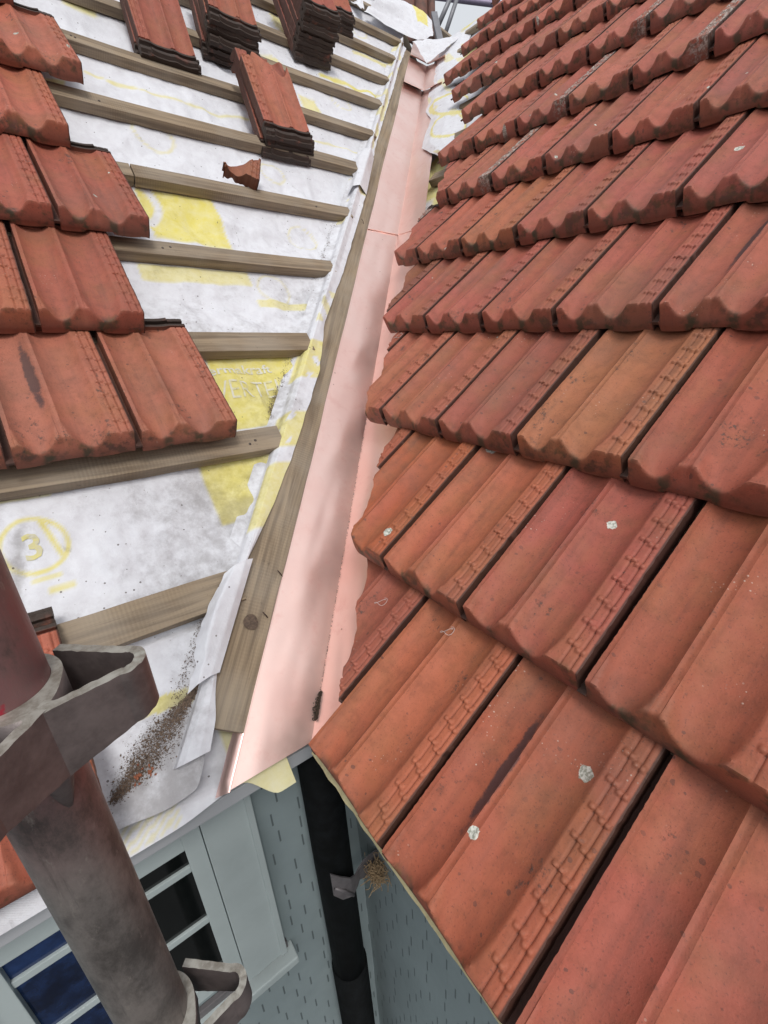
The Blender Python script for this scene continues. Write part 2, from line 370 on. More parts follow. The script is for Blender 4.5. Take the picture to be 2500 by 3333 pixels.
YS = [0, .0004, .0015, .003, .005, .007, .009, .011, .013, .015, .017, .019, .0215, .024, .027] + [.03 + i * .0019 for i in range(149)] + [.3145, .316, .3175, .320, .322, .3235, .3275, .329, .331, .336, .341, .3425, .3465, .348, .352, .357, TLEN]
def tile_mesh(name, seed, xl=None, ylo=None, yhi=None, jag=.0012, xr=None, H=HT, ysk=1, chip=True):
    """closed shell; xl(y)/xr(y): cut boundaries, ylo(x)/yhi(x): broken ends"""
    ys = YS[::ysk] if ysk == 1 else YS[:15] + YS[15:164:ysk] + YS[164:]
    xs = XS; ny, nx = len(ys), len(xs); vs = []; key = []
    for j, y in enumerate(ys):
        for i, x in enumerate(xs):
            xx, yy = x, y
            if xl:
                b = xl(y) + jag * 2.5 * nz(y * 60, seed, 2) + jag * 4 * nz(y * 14, seed, 4)
                xx = max(xx, min(b, TW - .004))
            elif chip and x > -.0001 and x < .003: xx = x + .0012 * abs(nz(y * 90, seed, 3))
            if xr: xx = min(xx, xr(y) + jag * 3 * nz(y * 50, seed, 8))
            if chip and x > .1885: xx = xx - .0016 * max(0, nz(y * 80, seed, 6)) - .003 * max(0, nz(y * 23, seed, 7) - .35)
            if ylo: yy = max(yy, ylo(x) + jag * 3 * nz(x * 60, seed, 11))
            if yhi: yy = min(yy, yhi(x) + jag * 3 * nz(x * 60, seed, 12))
            vs.append((xx, yy, ztop(xx, yy, H, seed))); key.append((round(xx, 5), round(yy, 5)))
    n = nx * ny
    for j in range(ny):
        for i in range(nx):
            xx, yy, zt = vs[j * nx + i]
            zb = zbot(max(xx, 0), yy, H) if xx >= 0 else zt - .006
            if xx > .186 and yy > .016: zb = min(zb, H * (1 - yy / GA) - .030)
            if ylo and zb > zt - .01: zb = zt - .014
            vs.append((xx, yy, min(zb, zt - .0012)))
    fs = []
    for j in range(ny - 1):
        for i in range(nx - 1):
            a = j * nx + i; q = (a, a + 1, a + nx + 1, a + nx)
            fs.append(q); fs.append((q[3] + n, q[2] + n, q[1] + n, q[0] + n))
    for i in range(nx - 1):
        a, b = i, i + 1; fs.append((b, a, a + n, b + n))
        a, b = (ny - 1) * nx + i, (ny - 1) * nx + i + 1; fs.append((a, b, b + n, a + n))
    for j in range(ny - 1):
        a, b = j * nx, (j + 1) * nx; fs.append((a, b, b + n, a + n))
        a, b = j * nx + nx - 1, (j + 1) * nx + nx - 1; fs.append((b, a, a + n, b + n))
    bm = bmesh.new(); bv = [bm.verts.new(v) for v in vs]
    for f in fs:
        try: bm.faces.new([bv[k] for k in f])
        except ValueError: pass
    bmesh.ops.remove_doubles(bm, verts=bm.verts[:], dist=2e-5)
    bmesh.ops.recalc_face_normals(bm, faces=bm.faces[:])
    for f in bm.faces: f.smooth = True
    for e in bm.edges:
        if len(e.link_faces) == 2 and e.calc_face_angle(0) > .9: e.smooth = False
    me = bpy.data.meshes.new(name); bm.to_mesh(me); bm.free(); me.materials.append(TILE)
    return me
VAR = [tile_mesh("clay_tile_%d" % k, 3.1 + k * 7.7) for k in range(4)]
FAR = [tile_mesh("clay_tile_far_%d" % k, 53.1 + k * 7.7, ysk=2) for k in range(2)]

PAL = [(.42, .112, .056), (.38, .094, .052), (.43, .128, .060), (.36, .088, .060), (.40, .118, .070), (.34, .090, .052), (.28, .082, .056), (.42, .135, .078), (.36, .084, .066)]
def tint(seed, far=0):
    rr = random.Random(seed); c = PAL[rr.randrange(len(PAL))]; k = rr.uniform(.86, 1.1); c = [c[i] * .62 + (.385, .106, .060)[i] * .38 for i in range(3)]
    c = [v * k for v in c]
    f = far * .5; c = [c[0] * (1 - f) + .35 * f, c[1] * (1 - f) + .115 * f, c[2] * (1 - f) + .095 * f]  # farther tiles pinker: haze and lighting put into the tile colour
    return c
ORD = ['first', 'second', 'third', 'fourth', 'fifth', 'sixth', 'seventh', 'eighth', 'ninth', 'tenth', 'eleventh', 'twelfth', 'thirteenth', 'fourteenth', 'fifteenth']
def put_tile(me, side, u, s, col, enc, label, group, rot=0, h=0, tilt=0, cat="roof tile", name="clay_tile", roll=0):
    o = link(name, me); o.matrix_world = fmat(side, u, s, h, rot, tilt, roll)
    o.color = (col[0], col[1], col[2], .7 if enc == 'stain' else (0.0 if enc else 1.0))
    return tag(o, label, cat, group)

# ---- right-hand roof
NR0 = .034; GR = .3043
left_end = {0: None, 1: None, 2: None, 3: None, 4: None, 5: None}
def cutline(c):
    # (u at nose, u at head) of the cut edge, in roof coordinates
    return {0: (.118, -.13), 1: (-.150, -.325), 2: (-.425, -.600), 3: (-.628, -.80), 4: (-.862, -.985), 5: (-.905, -1.10)}.get(c)
uncut = {6: -1.142, 7: -1.262, 8: -1.542, 9: -1.842, 10: -1.942, 11: -2.042, 12: -2.142}
ENC = {(5, 2), (4, 0), (6, 4), (7, 3), (8, 4), (6, 2)}
SPECIAL = {(2, 4): (.37, .135, .065), (3, 0): (.22, .075, .05), (1, 1): (.40, .108, .048), (4, 3): (.38, .125, .065), (4, 0): (.25, .08, .055), (1, 4): (.33, .09, .05)}
def ubound(s): return .95 - .3 * s if s < 2.03 else .30 - 1.19 * (s - 2.03)
for c in range(13):
    s0 = (NR0 if c else .026) + c * GR; off = .158 if c % 2 else .058
    cl = cutline(c); k = -20; idx = 0; ub = ubound(s0)
    while True:
        ur = off + .2 * k; k += 1
        ul = ur - .2
        if ul > ub: break
        cut = None
        if cl:
            un, uh = cl
            def line(y, un=un, uh=uh): return un + (uh - un) * y / GR
            if ur < min(un, uh) + .035 or (c == 0 and ur < .0): continue
            if ul < max(un, uh) and ul < .05: cut = (lambda y, ul=ul, line=line: max(-.012, line(y) - ul))
        else:
            if ur < uncut[c] + .03: continue
        rr = random.Random(c * 100 + idx)
        sd_ = c * 13 + idx * 3.7
        if cut: 
            # where the cut line lies beyond the right edge the slice is dropped from the nose upward
            if cl[0] > ur - .012:
                y0 = GR * (cl[0] - (ur - .014)) / (cl[0] - cl[1]); ylo = (lambda x, y0=y0, ul=ul, cl=cl: max(0, GR * (cl[0] - ul - x) / (cl[0] - cl[1])))
                me = tile_mesh("cut_clay_tile", sd_, xl=cut, ylo=(lambda x, y0=y0: y0), ysk=1)
            else: me = tile_mesh("cut_clay_tile", sd_, xl=cut, ysk=1)
        else: me = VAR[rr.randrange(4)] if c < 5 else FAR[rr.randrange(2)]
        col = SPECIAL.get((c, idx)) or tint(c * 31 + idx, min(1, c / 8))
        enc = 'stain' if (c, idx) in ((0, 2), (3, 5)) else (c, idx) in ENC
        if cut and idx == 0: lab = "cut clay tile beside the copper in the %s course up from the right eave" % ORD[c]
        else: lab = "red clay tile on right roof, %s from the valley in the %s course from bottom" % (ORD[idx], ORD[c])
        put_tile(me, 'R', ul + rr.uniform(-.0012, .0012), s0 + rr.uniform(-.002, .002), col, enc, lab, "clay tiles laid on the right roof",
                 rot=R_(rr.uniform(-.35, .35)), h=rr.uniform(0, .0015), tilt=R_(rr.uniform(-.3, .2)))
        idx += 1

# ---- left-hand roof: laid tiles
NL0, GL = .622, .306
lt = {1: (.134, 3), 2: (.034, 2), 3: (.134, 3), 4: (.034, 2), 5: (.134, 2), 6: (.034, 1), -1: (-.262, 2)}
for c, (ur, n) in lt.items():
    for i in range(n):
        rr = random.Random(900 + c * 10 + i)
        s0 = NL0 + (c - 1) * GL
        me = VAR[rr.randrange(4)]
        cc = [ORD[0], ORD[1], ORD[2], ORD[3], ORD[4], ORD[5]][c - 1] if c > 0 else None
        if c > 0: lab = ("red clay tile on left roof, %s from the open right end of %s laid row" % (ORD[i], cc))
        else: lab = "%s clay tile at the left eave partly hidden behind the scaffold pole" % ("exposed" if i == 0 else "second")
        col = tint(500 + c * 7 + i, .2 + .1 * c)
        if c == 1: col = (.40, .135, .085)
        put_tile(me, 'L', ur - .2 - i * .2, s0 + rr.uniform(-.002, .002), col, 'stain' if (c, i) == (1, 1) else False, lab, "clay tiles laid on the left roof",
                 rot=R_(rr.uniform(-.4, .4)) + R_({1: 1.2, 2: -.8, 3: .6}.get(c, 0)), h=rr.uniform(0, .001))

# ---- loose stacks on the left roof, heads pointing down the slope
STM = [tile_mesh("stacked_clay_tile_%d" % k, 91 + k * 5, ysk=3) for k in range(3)]
brk = tile_mesh("broken_clay_tile", 133, ysk=1, ylo=lambda x: .062 + .03 * math.sin(x * 40) + .014 * math.sin(x * 95), jag=.002)
POSN = ['bottom', 'second lowest', 'third', 'fourth', 'fifth', 'sixth', 'seventh', 'eighth']
def stack(u, s, n, where, rot0=0, topmesh=None, pitch=.0265, base=-.002):
    # u,s of the lower left corner (seen from the camera)
    rr = random.Random(int(u * 1000))
    for k in range(n):
        pos = 'top' if k == n - 1 else POSN[k]
        me = STM[rr.randrange(3)] if not (k == n - 1 and topmesh) else topmesh
        ang = math.pi + R_(rot0 + rr.uniform(-2.2, 2.2))
        du, ds = rr.uniform(-.006, .006), rr.uniform(-.012, .012) + k * .004
        m = fmat('L', u + .1 + du, s + .18 + ds, base + k * pitch, ang, R_(-6.6)) @ Matrix.Translation((-.1, -.18, 0))
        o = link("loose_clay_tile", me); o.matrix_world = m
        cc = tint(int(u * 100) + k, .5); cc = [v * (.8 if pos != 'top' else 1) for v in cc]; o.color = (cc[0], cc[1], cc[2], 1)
        lab = "single red clay tile lying loose %s" % where if n == 1 else "%s clay tile of the %d-tile stack %s" % (pos, n, where)
        tag(o, lab, "roof tile", "loose clay tiles stacked on the battens")
stack(.662, 1.815, 3, "nearest the copper valley", 2, brk)
stack(.355, 2.17, 2, "nearest the laid left tiles", 0)
stack(.655, 2.35, 5, "behind the nearest stack", -3)
stack(1.150, 2.66, 7, "in the middle of upper left roof", 4, None, .027)
stack(1.475, 3.06, 4, "farthest up the left roof", 4, None, .027)
stack(.12, 2.75, 3, "at the top left of the picture", 0)
stack(.55, 2.95, 3, "above the lone pair", 0)
frag = tile_mesh("tile_fragment", 171, ysk=1, jag=.002, xl=lambda y: .085, ylo=lambda x: .02, yhi=lambda x: .03 + 1.15 * max(0, x - .085))
o = link("tile_fragment", frag); o.matrix_world = fmat('L', .55, 1.55, -.02, R_(158), R_(-14), R_(4)) @ Matrix.Translation((-.12, -.08, 0)); o.color = (.26, .085, .055, 1)
o.matrix_world = fmat('L', .455, 1.60, -.035, R_(-24), R_(8)) @ Matrix.Translation((-.09, -.02, 0))
tag(o, "small broken corner of a clay tile leaning on a left roof batten", "tile fragment")

# ------------------------------------------------------------------ battens
HEADS = simple('nail_head_steel', (.10, .08, .07), .6, .4, 90, .4)
def batten(side, s, u0, u1, label, wd=.062, th=.03, h=-.03, seed=0, ang=0, name="roof_batten", group="timber battens on the left roof"):
    L = u1 - u0; me = bevel_box(name, (L, wd, th), .0016, 2, max(2, int(L / .05)), .004, seed); me.materials.append(WOOD)
    o = link(name, me); o.matrix_world = fmat(side, (u0 + u1) / 2, s - wd / 2, h - th / 2, ang)
    tag(o, label, "batten", group); bpy.context.view_layer.update()
    if side == 'L':
        rr = random.Random(seed)
        for x in (.158, .178, .76, 1.36, 1.96):
            if u0 + .01 < x < u1 - .01 and rr.random() < .85:
                p = PL(x + rr.uniform(-.006, .006), s - wd * rr.uniform(.3, .7), h - .0005)
                child("nail_head", tube_mesh("nail_head", [p, p + LN * .0012], .0032, 10), HEADS, o)
    return o
def wl(s): return -.1071 + .72473 * s - .105         # left side of the valley board
bw = [.066, .060, .062, .050, .052, .056, .050, .052, .050, .052, .05, .05, .05]
for k in range(13):
    s = .347 + .306 * k + (.004 if k == 1 else 0)
    if k == 12: lab = "topmost timber batten across the left roof"
    else: lab = "weathered timber batten, %s up from the eave on the left roof" % ORD[k]
    if k == 4:      # two lengths butted together
        batten('L', s, -1.2, .166, "left length of the jointed fifth timber batten on the left roof", bw[k], seed=k)
        batten('L', s - .002,   .169, wl(s) - .014, "right length of the jointed fifth timber batten on the left roof", bw[k], seed=k + 40)
    else: batten('L', s, -1.2, wl(s) - .014 - .004 * (k % 3), lab, bw[k], seed=k, ang=R_([0, .2, -.3, .1][k % 4]))
# valley side board along the copper
d0 = PL(-.1071 + .72473 * .085 - .052, .085, -.034); d1 = PL(-.1071 + .72473 * 3.44 - .052, 3.44, -.033 - .012 * 3.44)
ln = (d1 - d0).length; ax = (d1 - d0).normalized(); ny_ = LN.cross(ax).normalized(); nn = ax.cross(ny_)
me = bevel_box("valley_board", (ln, .088, .022), .0015, 2, 60, .006, 77); me.materials.append(WOOD)
o = link("valley_board", me); mm = Matrix((ax, ny_, nn)).transposed().to_4x4(); mm.translation = (d0 + d1) / 2 + nn * -.012; o.matrix_world = mm
tag(o, "long weathered timber board running beside the copper valley", "timber board")
vb = o
# a real knot on the board
kp = PL(.018, .236, -.0355)
vs, fs = [], []
for r in range(6):
    for a in range(28):
        t = 2 * math.pi * a / 28; q = .0028 * r + .0006 * math.sin(3 * t + r); vs.append(kp + LU * q * math.cos(t) * 1.0 + LS * q * math.sin(t) * 1.1 + LN * (.0011 - .0001 * r * r * .4 + .0004 * (r % 2)))
for r in range(5):
    for a in range(28): b = (a + 1) % 28; fs.append((r * 28 + a, r * 28 + b, (r + 1) * 28 + b, (r + 1) * 28 + a))
fs.append(tuple(range(28)))
KN = simple("dark_wood_knot", (.12, .08, .055), .8, 0, 200, .8, (.05, .032, .022))
bpy.context.view_layer.update()
child("knot", mesh("knot", vs, fs, True), KN, vb)

# ------------------------------------------------------------------ underlay on the left roof
def uz(u, s):
    """height of the membrane in the left plane"""
    k = (s - .316) / .306; f = k - math.floor(k)
    sag = -.016 * math.sin(math.pi * f) ** 1.2
    z = -.0625 + sag
    amp = math.sin(math.pi * f) * 1.55
    z += amp * (.010 * nz(u * 5, s * 5, 3) + .0065 * nz(u * 13, s * 10, 8) + .0032 * nz(u * 36 + 5, s * 22, 1))
    z += amp * .004 * (1 - abs(nz(u * 9 + s * 5, s * 6 - u * 3, 71)) * 3)
    z += amp * .006 * nz(u * 3.2 - s * 1.3, s * 7 + 3, 21)
    rd = 1 - abs(nz(u * 4.5 + s * 2.2, s * 3.0 - u * 1.6, 33)) * 5
    if rd > 0: z += amp * .0045 * rd * rd
    z = min(z, -.040)
    if s < .27: z = -.064 + .008 * nz(u * 9, s * 14, 4) + .004 * nz(u * 30, s * 20, 9) - .003 * sm(.26, .1, s)
    ed = sm(wl(s) - .07, wl(s) + .01, u); z += ed * .010 * (1 + nz(s * 12, u * 3, 5))
    return z
RECTS = [  # u0,u1,s0,s1 of the pale yellow print
    (.168, .388, 1.327, 1.524), (.09, .389, 1.166, 1.218), (.383, .598, 1.086, 1.118), (.16, .40, .69, .93), (.046, .24, .456, .612),
    (.173, .222, 2.047, 2.062), (.228, .318, 2.036, 2.050), (.325, .470, 2.034, 2.046), (.478, .715, 2.034, 2.046), (.80, .95, 2.035, 2.045), (.97, 1.226, 2.035, 2.045),
    (-.40, -.228, .594, .612), (-.29, -.245, .438, .446), (-.27, -.230, .412, .424),
    (.895, 1.06, 2.50, 2.60), (1.062, 1.15, 2.21, 2.37), (.30, .60, 2.66, 2.75), (1.30, 1.7, 2.62, 2.64), (1.2, 1.34, 2.9, 3.05), (.66, .9, 3.05, 3.3), (1.7, 2.1, 3.02, 3.045),
    (1.75, 2.05, 2.72, 2.76), (1.5, 1.62, 2.36, 2.39), (-.1, .1, 1.96, 1.98), (.10, .20, 1.615, 1.63), (.83, 1.1, 1.36, 1.375), (.99, 1.06, 1.64, 1.71), (.2, .3, 2.42, 2.48), (-.2, -.08, .150, .176)]
RINGS = [(-.272, .504, .049, .0075), (.687, 1.742, .045, .008), (.672, 1.42, .05, .006), (.30, 1.80, .06, .01), (1.0, 2.52, .09, .014), (.455, 1.16, .05, .006), (1.32, 2.42, .05, .008), (1.9, 3.35, .06, .01)]
def band(x, a, b, w=.003): return sm(a - w, a + w, x) * (1 - sm(b - w, b + w, x))
def printed(u, s):
    m = 0
    for k, (a, b, c, d) in enumerate(RECTS):
        if a - .01 < u < b + .01 and c - .01 < s < d + .01: m = max(m, (.95 if k in (0, 3, 4, 28, 17) else .7) * band(u, a, b) * band(s, c, d))
    for (a, b, r, wd) in RINGS:
        q = math.hypot(u - a, s - b)
        if q < r + .02: m = max(m, (.85 if r == .049 else .45) * band(q, r - wd * .5, r + wd * .5, .0025))
    if math.hypot(u + .272, s - .504) < .048: m = max(m, .85 * band(u + .2425 + .012 * (s - .5) / .045, -.0045, .0045, .0025))
    q = math.hypot(u - .13, s - 1.47); m *= 1 - .95 * band(q, .074, .096, .004)
    return m
def dirtf(u, s):
    k = (s - .316) / .306; f = k - math.floor(k)
    d = .12 + .25 * (1 - sm(.0, .35, f))
    e = wl(s) - u; d += .5 * math.exp(-max(e, 0) / .05)
    d += .30 * math.exp(-((u - .02) ** 2 + (s - .49) ** 2) / .012)
    q1, q2 = (u + .188) * .83 + (s - .102) * .56, -(u + .188) * .56 + (s - .102) * .83; d += 1.5 * math.exp(-(q1 / .085) ** 2 - (q2 / .022) ** 2)
    d += .25 * sm(.8, 1.5, u) * 0
    if s > 1.6: d -= .30
    elif s > 1.2: d -= .12
    d += .8 * math.exp(-((u + .295 - .25 * (s - .5)) / .012) ** 2) * sm(.39, .42, s) * sm(.56, .52, s)   # stain by the pole
    return d
def sheet(name, us_fn, ss, nu, zf, side, pf, df, thick=.0008, mat=MEMB):
    P = PL if side == 'L' else PR; vs, pr, di = [], [], []
    for s in ss:
        a, b = us_fn(s)
        for i in range(nu):
            u = a + (b - a) * i / (nu - 1); vs.append(P(u, s, zf(u, s))); pr.append(pf(u, s)); di.append(df(u, s))
    fs = [(j * nu + i, j * nu + i + 1, (j + 1) * nu + i + 1, (j + 1) * nu + i) for j in range(len(ss) - 1) for i in range(nu - 1)]
    me = mesh(name, vs, fs, True)
    for nm, arr in (("print", pr), ("dirt", di)):
        at = me.attributes.new(nm, 'FLOAT', 'POINT'); at.data.foreach_set("value", arr)
    me.materials.append(mat); return me
def rng(a, b, st):
    n = max(2, int(round((b - a) / st)) + 1); return [a + (b - a) * i / (n - 1) for i in range(n)]
def lside(s):
    return (max(-.62, -.62), wl(s) + .012) if s < 2.2 else (-.4, wl(s) + .012)
def hem(u):  # lower edge of the upper membrane on the eave
    return .016 + .10 * sm(-.16, -.085, u) + .004 * math.sin(u * 40)
UL = empty("roof_underlay", PL(0, .3, -.07), "white roof underlay with yellow print stretched under the left roof battens", "underlay")
ss = rng(.26, .70, .0042) + rng(.705, 1.25, .0052)[0:] + rng(1.256, 2.2, .008)
child("near_sheet", sheet("near_sheet", lside, ss, 210, uz, 'L', printed, dirtf), MEMB, UL)
child("upper_sheet", sheet("upper_sheet", lambda s: (-.62, wl(s) + .012), rng(2.19, 4.2, .014), 240, uz, 'L', printed, dirtf), MEMB, UL)
def esz(u, s):
    s1 = hem(u); t = max(0, (s - s1) / (.262 - s1))
    return uz(u, s) + .006 * math.exp(-t / .05) + .004 * sm(-.125, -.085, u)
# eave piece of the upper membrane (curved hem, curls up)
vs, pr, di = [], [], []; nu, nsn = 150, 60
for j in range(nsn):
    for i in range(nu):
        u = -.62 + (.58) * i / (nu - 1); uu = min(u, wl(.27) + .06)
        t = j / (nsn - 1); s1 = hem(u); s = s1 + (.262 - s1) * t
        z = esz(u, s)
        vs.append(PL(u, s, z)); pr.append(.85 if (-.235 < u < -.1 and .152 < s + .12 * (u + .17) < .178) else 0); di.append(dirtf(u, s))
fs = [(j * nu + i, j * nu + i + 1, (j + 1) * nu + i + 1, (j + 1) * nu + i) for j in range(nsn - 1) for i in range(nu - 1)]
keep = []
for f in fs:
    i = f[0] % nu; j = f[0] // nu; u = -.62 + .58 * i / (nu - 1)
    if u < -.045: keep.append(f)
me = mesh("eave_sheet", vs, keep, True)
for nm, arr in (("print", pr), ("dirt", di)):
    at = me.attributes.new(nm, 'FLOAT', 'POINT'); at.data.foreach_set("value", arr)
me.materials.append(MEMB); child("eave_sheet", me, MEMB, UL)

# lower eave strip hanging over the fascia
def ez(u, s): return -.074 - .024 * sm(-.005, .035, s) + .003 * nz(u * 12, s * 10, 2) * sm(.05, .0, s) + .0012 * nz(u * 40, s * 30, 6)
def eprint(u, s):
    return .45 if (-.27 < u < -.185 and math.sin((u - s * 1.6) * 330) > 0 and s > -.02) else (.62 if u > -.084 else 0)
def estrip(name, u0, u1, slo, shi):
    nu = 90; vs, pr, di = [], [], []
    for j in range(34):
        for i in range(nu):
            u = u0 + (u1 - u0) * i / (nu - 1); s = slo(u) + (shi - slo(u)) * j / 33
            vs.append(PL(u, s, ez(u, s))); pr.append(eprint(u, s)); di.append(-.1)
    fs = [(j * nu + i, j * nu + i + 1, (j + 1) * nu + i + 1, (j + 1) * nu + i) for j in range(33) for i in range(nu - 1)]
    me = mesh(name, vs, fs, True)
    for nm, arr in (("print", pr), ("dirt", di)):
        at = me.attributes.new(nm, 'FLOAT', 'POINT'); at.data.foreach_set("value", arr)
    return me
ES = link("eave_underlay_strip", estrip("eave_underlay_strip", -.62, .0, lambda u: -.024 + .010 * sm(-.2, -.1, u) - .045 * sm(-.085, -.03, u), .16), MEMB)
tag(ES, "white underlay strip with yellow print hanging over the left eave below the copper", "underlay strip")

# ribbon of membrane turned up over the valley board
def ribbon(name, rows, nv, P, fn, pf, df):
    vs, pr, di = [], [], []
    for s in rows:
        pts = fn(s)
        # resample polyline (Catmull-free, linear)
        n = len(pts) - 1
        for i in range(nv):
            t = i / (nv - 1) * n; k = min(int(t), n - 1); f = t - k; f = f * f * (3 - 2 * f) * .4 + f * .6
            a, b = pts[k], pts[k + 1]; u, s2, h = [a[q] + (b[q] - a[q]) * f for q in range(3)]
            vs.append(P(u, s2, h)); pr.append(pf(s, i / (nv - 1))); di.append(df(s, i / (nv - 1)))
    fs = [(j * nv + i, j * nv + i + 1, (j + 1) * nv + i + 1, (j + 1) * nv + i) for j in range(len(rows) - 1) for i in range(nv - 1)]
    me = mesh(name, vs, fs, True)
    for nm, arr in (("print", pr), ("dirt", di)):
        at = me.attributes.new(nm, 'FLOAT', 'POINT'); at.data.foreach_set("value", arr)
    return me
vis = [(.06, -.12), (.098, -.101), (.213, -.055), (.333, .034), (.464, .159), (.607, .279), (.83, .45), (1.002, .547), (1.232, .73), (1.645, 1.037), (2.088, 1.339), (2.45, 1.605), (2.788, 1.856), (3.1, 2.08), (3.45, 2.35)]
def bt(s): return -.034 - .012 * s
def interp(tab, s):
    if s <= tab[0][0]: return tab[0][1]
    for (a, x), (b, y) in zip(tab, tab[1:]):
        if s <= b: return x + (y - x) * (s - a) / (b - a)
    return tab[-1][1]
def flap(s):
    v = interp(vis, s); b = wl(s); wv = .5 + .5 * nz(s * 9, 2, 2); w2 = nz(s * 24, 5, 5)
    lift = .004 + .012 * max(0, nz(s * 5.5, 9, 1))
    low = sm(.34, .22, s)
    return [(b - .045 + .030 * low, s, -.064 + .004 * w2), (b - .014 + .006 * low, s, -.056 + .006 * wv), (b - .006, s, -.036 + .003 * w2),
            (b + .006, s, -.027 + .003 * w2), ((b + v) / 2 + .004, s, bt(s) + .006 + lift), (v + .004 * w2, s, bt(s) + .004 + lift * .3 + .002 * wv)]
def fprint(s, t):
    if .60 < s < .70 or .80 < s < .93: return .8 if t > .15 and nz(s * 30, t * 3, 0) > -.35 else 0
    if 1.0 < s < 1.13 and t > .5: return .6 if math.sin(s * 90 + t * 8) > 0 else 0
    if .42 < s < .56 and t > .3: return .75
    if s > 1.5 and nz(s * 9, t * 2, 7) > .25: return .6
    return 0
child("turned_up_edge", ribbon("turned_up_edge", rng(.06, 3.44, .008), 26, PL, flap, fprint, lambda s, t: .35 - .4 * t), MEMB, UL)
# loose curled lip low down
def lip(s):
    b = wl(s); t = (s - .20) / .15; k = math.sin(max(0, min(1, t)) * math.pi)
    return [(b + .02, s, -.019), (b + .004, s, -.012 + .006 * k), (b - .022 - .012 * k + .004 * nz(s * 60, 1, 1), s - .005, -.010 + .012 * k), (b - .040 - .016 * k + .006 * nz(s * 50, 3, 1), s - .012, -.022 - .006 * k)]
child("curled_lip", ribbon("curled_lip", rng(.17, .352, .004), 18, PL, lip, lambda s, t: 0, lambda s, t: -.2), MEMB, UL)
def lip2(s):
    b = wl(s); k = math.sin(max(0, min(1, (s - 1.84) / .16)) * math.pi)
    return [(interp(vis, s) + .004, s, bt(s) + .006), (b + .01, s, -.016 + .012 * k), (b - .02 - .02 * k, s - .01 * k, -.026 + .01 * k), (b - .05 - .03 * k, s - .03, -.05)]
child("curled_lip", ribbon("curled_lip_b", rng(1.70, 1.99, .008), 18, PL, lip2, lambda s, t: 0, lambda s, t: -.2), MEMB, UL)

# lettering printed on the membrane: follows its waves
def text_mesh(body, size, u, s, ang=0, wide=1.0, bold=0.0, lift=.0014, zf=uz):
    cu = bpy.data.curves.new("t", 'FONT'); cu.body = body; cu.size = size; cu.resolution_u = 2; cu.offset = bold
    ob = bpy.data.objects.new("t", cu); COL.objects.link(ob)
    dg = bpy.context.evaluated_depsgraph_get(); me = bpy.data.meshes.new_from_object(ob.evaluated_get(dg))
    bpy.data.objects.remove(ob); bpy.data.curves.remove(cu)
    bm = bmesh.new(); bm.from_mesh(me); bmesh.ops.triangulate(bm, faces=bm.faces[:])
    for _ in range(2):
        es = [e for e in bm.edges if e.calc_length() > size * .18]
        if es: bmesh.ops.subdivide_edges(bm, edges=es, cuts=1); bmesh.ops.triangulate(bm, faces=bm.faces[:])
    for v in bm.verts:
        x, y = v.co.x * wide, v.co.y; uu = u + x * math.cos(ang) - y * math.sin(ang); s2 = s + x * math.sin(ang) + y * math.cos(ang)
        v.co = PL(uu, s2, zf(uu, s2) + lift)
    bm.to_mesh(me); bm.free(); me.materials.clear(); return me
child("lettering", text_mesh("thermakraft", .036, .118, .855, R_(-1.5), 1.18, .0006), PRINTW, UL)
child("lettering", text_mesh("COVERTEK", .070, .068, .790, R_(-2.5), .80, -.0004), PRINTW, UL)
child("lettering", text_mesh("thermakraft", .014, -.36, .5965, 0, 1.2, 0), PRINTW, UL)
child("emblem", text_mesh("3", .062, -.291, .481, 0, 1.05, .0012), PRINTY, UL)

# ------------------------------------------------------------------ copper valley
def VD(s): return -.045 - .012 * s
def crease(s, dz=0): return PL(.72486 * s + .0504, s, VD(s) + dz)
def cu_rows(s, dz):
    c = crease(s, dz); rc = (c.dot(RU), c.dot(RS), c.dot(RN))
    el = PL(-.1071 + .72473 * s, s, VD(s) + .004 + dz)
    er = PR(rc[0] + .155, rc[1], min(rc[2] + .002, -.030) + dz)
    return el, c, er
def copper(s0, s1, dz, label, fold=True, lifts=0):
    rows = rng(s0, s1, .02); nl, nr = 22, 18; vs = []
    for r in rows:
        lf = lifts * math.exp(-(r - s0) / .05)
        el, c, er = cu_rows(r, dz + lf)
        for i in range(nl):
            t = i / nl; p = el.lerp(c, t); amp = math.sin(math.pi * t)
            p = p + LN * amp * (.0016 * nz(r * 5, t * 2.2, 3 + dz * 99) + .0005 * nz(r * 17, t * 5, 5))
            vs.append(p)
        for i in range(nr + 1):
            t = i / nr; p = c.lerp(er, t); amp = math.sin(math.pi * min(t, .8))
            p = p + RN * amp * (.0025 * nz(r * 5 + 9, t * 2.5, 3) + .001 * nz(r * 15, t * 4, 7))
            vs.append(p)
    n = nl + nr + 1
    fs = [(j * n + i, j * n + i + 1, (j + 1) * n + i + 1, (j + 1) * n + i) for j in range(len(rows) - 1) for i in range(n - 1)]
    me = mesh("valley_sheet", vs, fs, True)
    e = me.edges
    bm = bmesh.new(); bm.from_mesh(me)
    bmesh.ops.solidify(bm, geom=bm.faces[:], thickness=.0009)
    for ed in bm.edges:
        if len(ed.link_faces) == 2 and ed.calc_face_angle(0) > .45: ed.smooth = False
    bm.to_mesh(me); bm.free()
    o = link("copper_valley_sheet", me, COPPER); tag(o, label, "copper flashing", "copper sheets lining the valley")
    return o
A = copper(-.010, 1.535, 0, "long bright copper sheet from the eave up to the first lap")
copper(1.500, 2.93, .003, "second copper sheet up, between the thin lap and the dark gap")
copper(2.86, 3.33, .009, "short creased copper sheet, third up the valley", lifts=.022)
copper(3.27, 3.62, .012, "topmost copper sheet under the white flap at the valley head", lifts=.03)
bpy.context.view_layer.update()
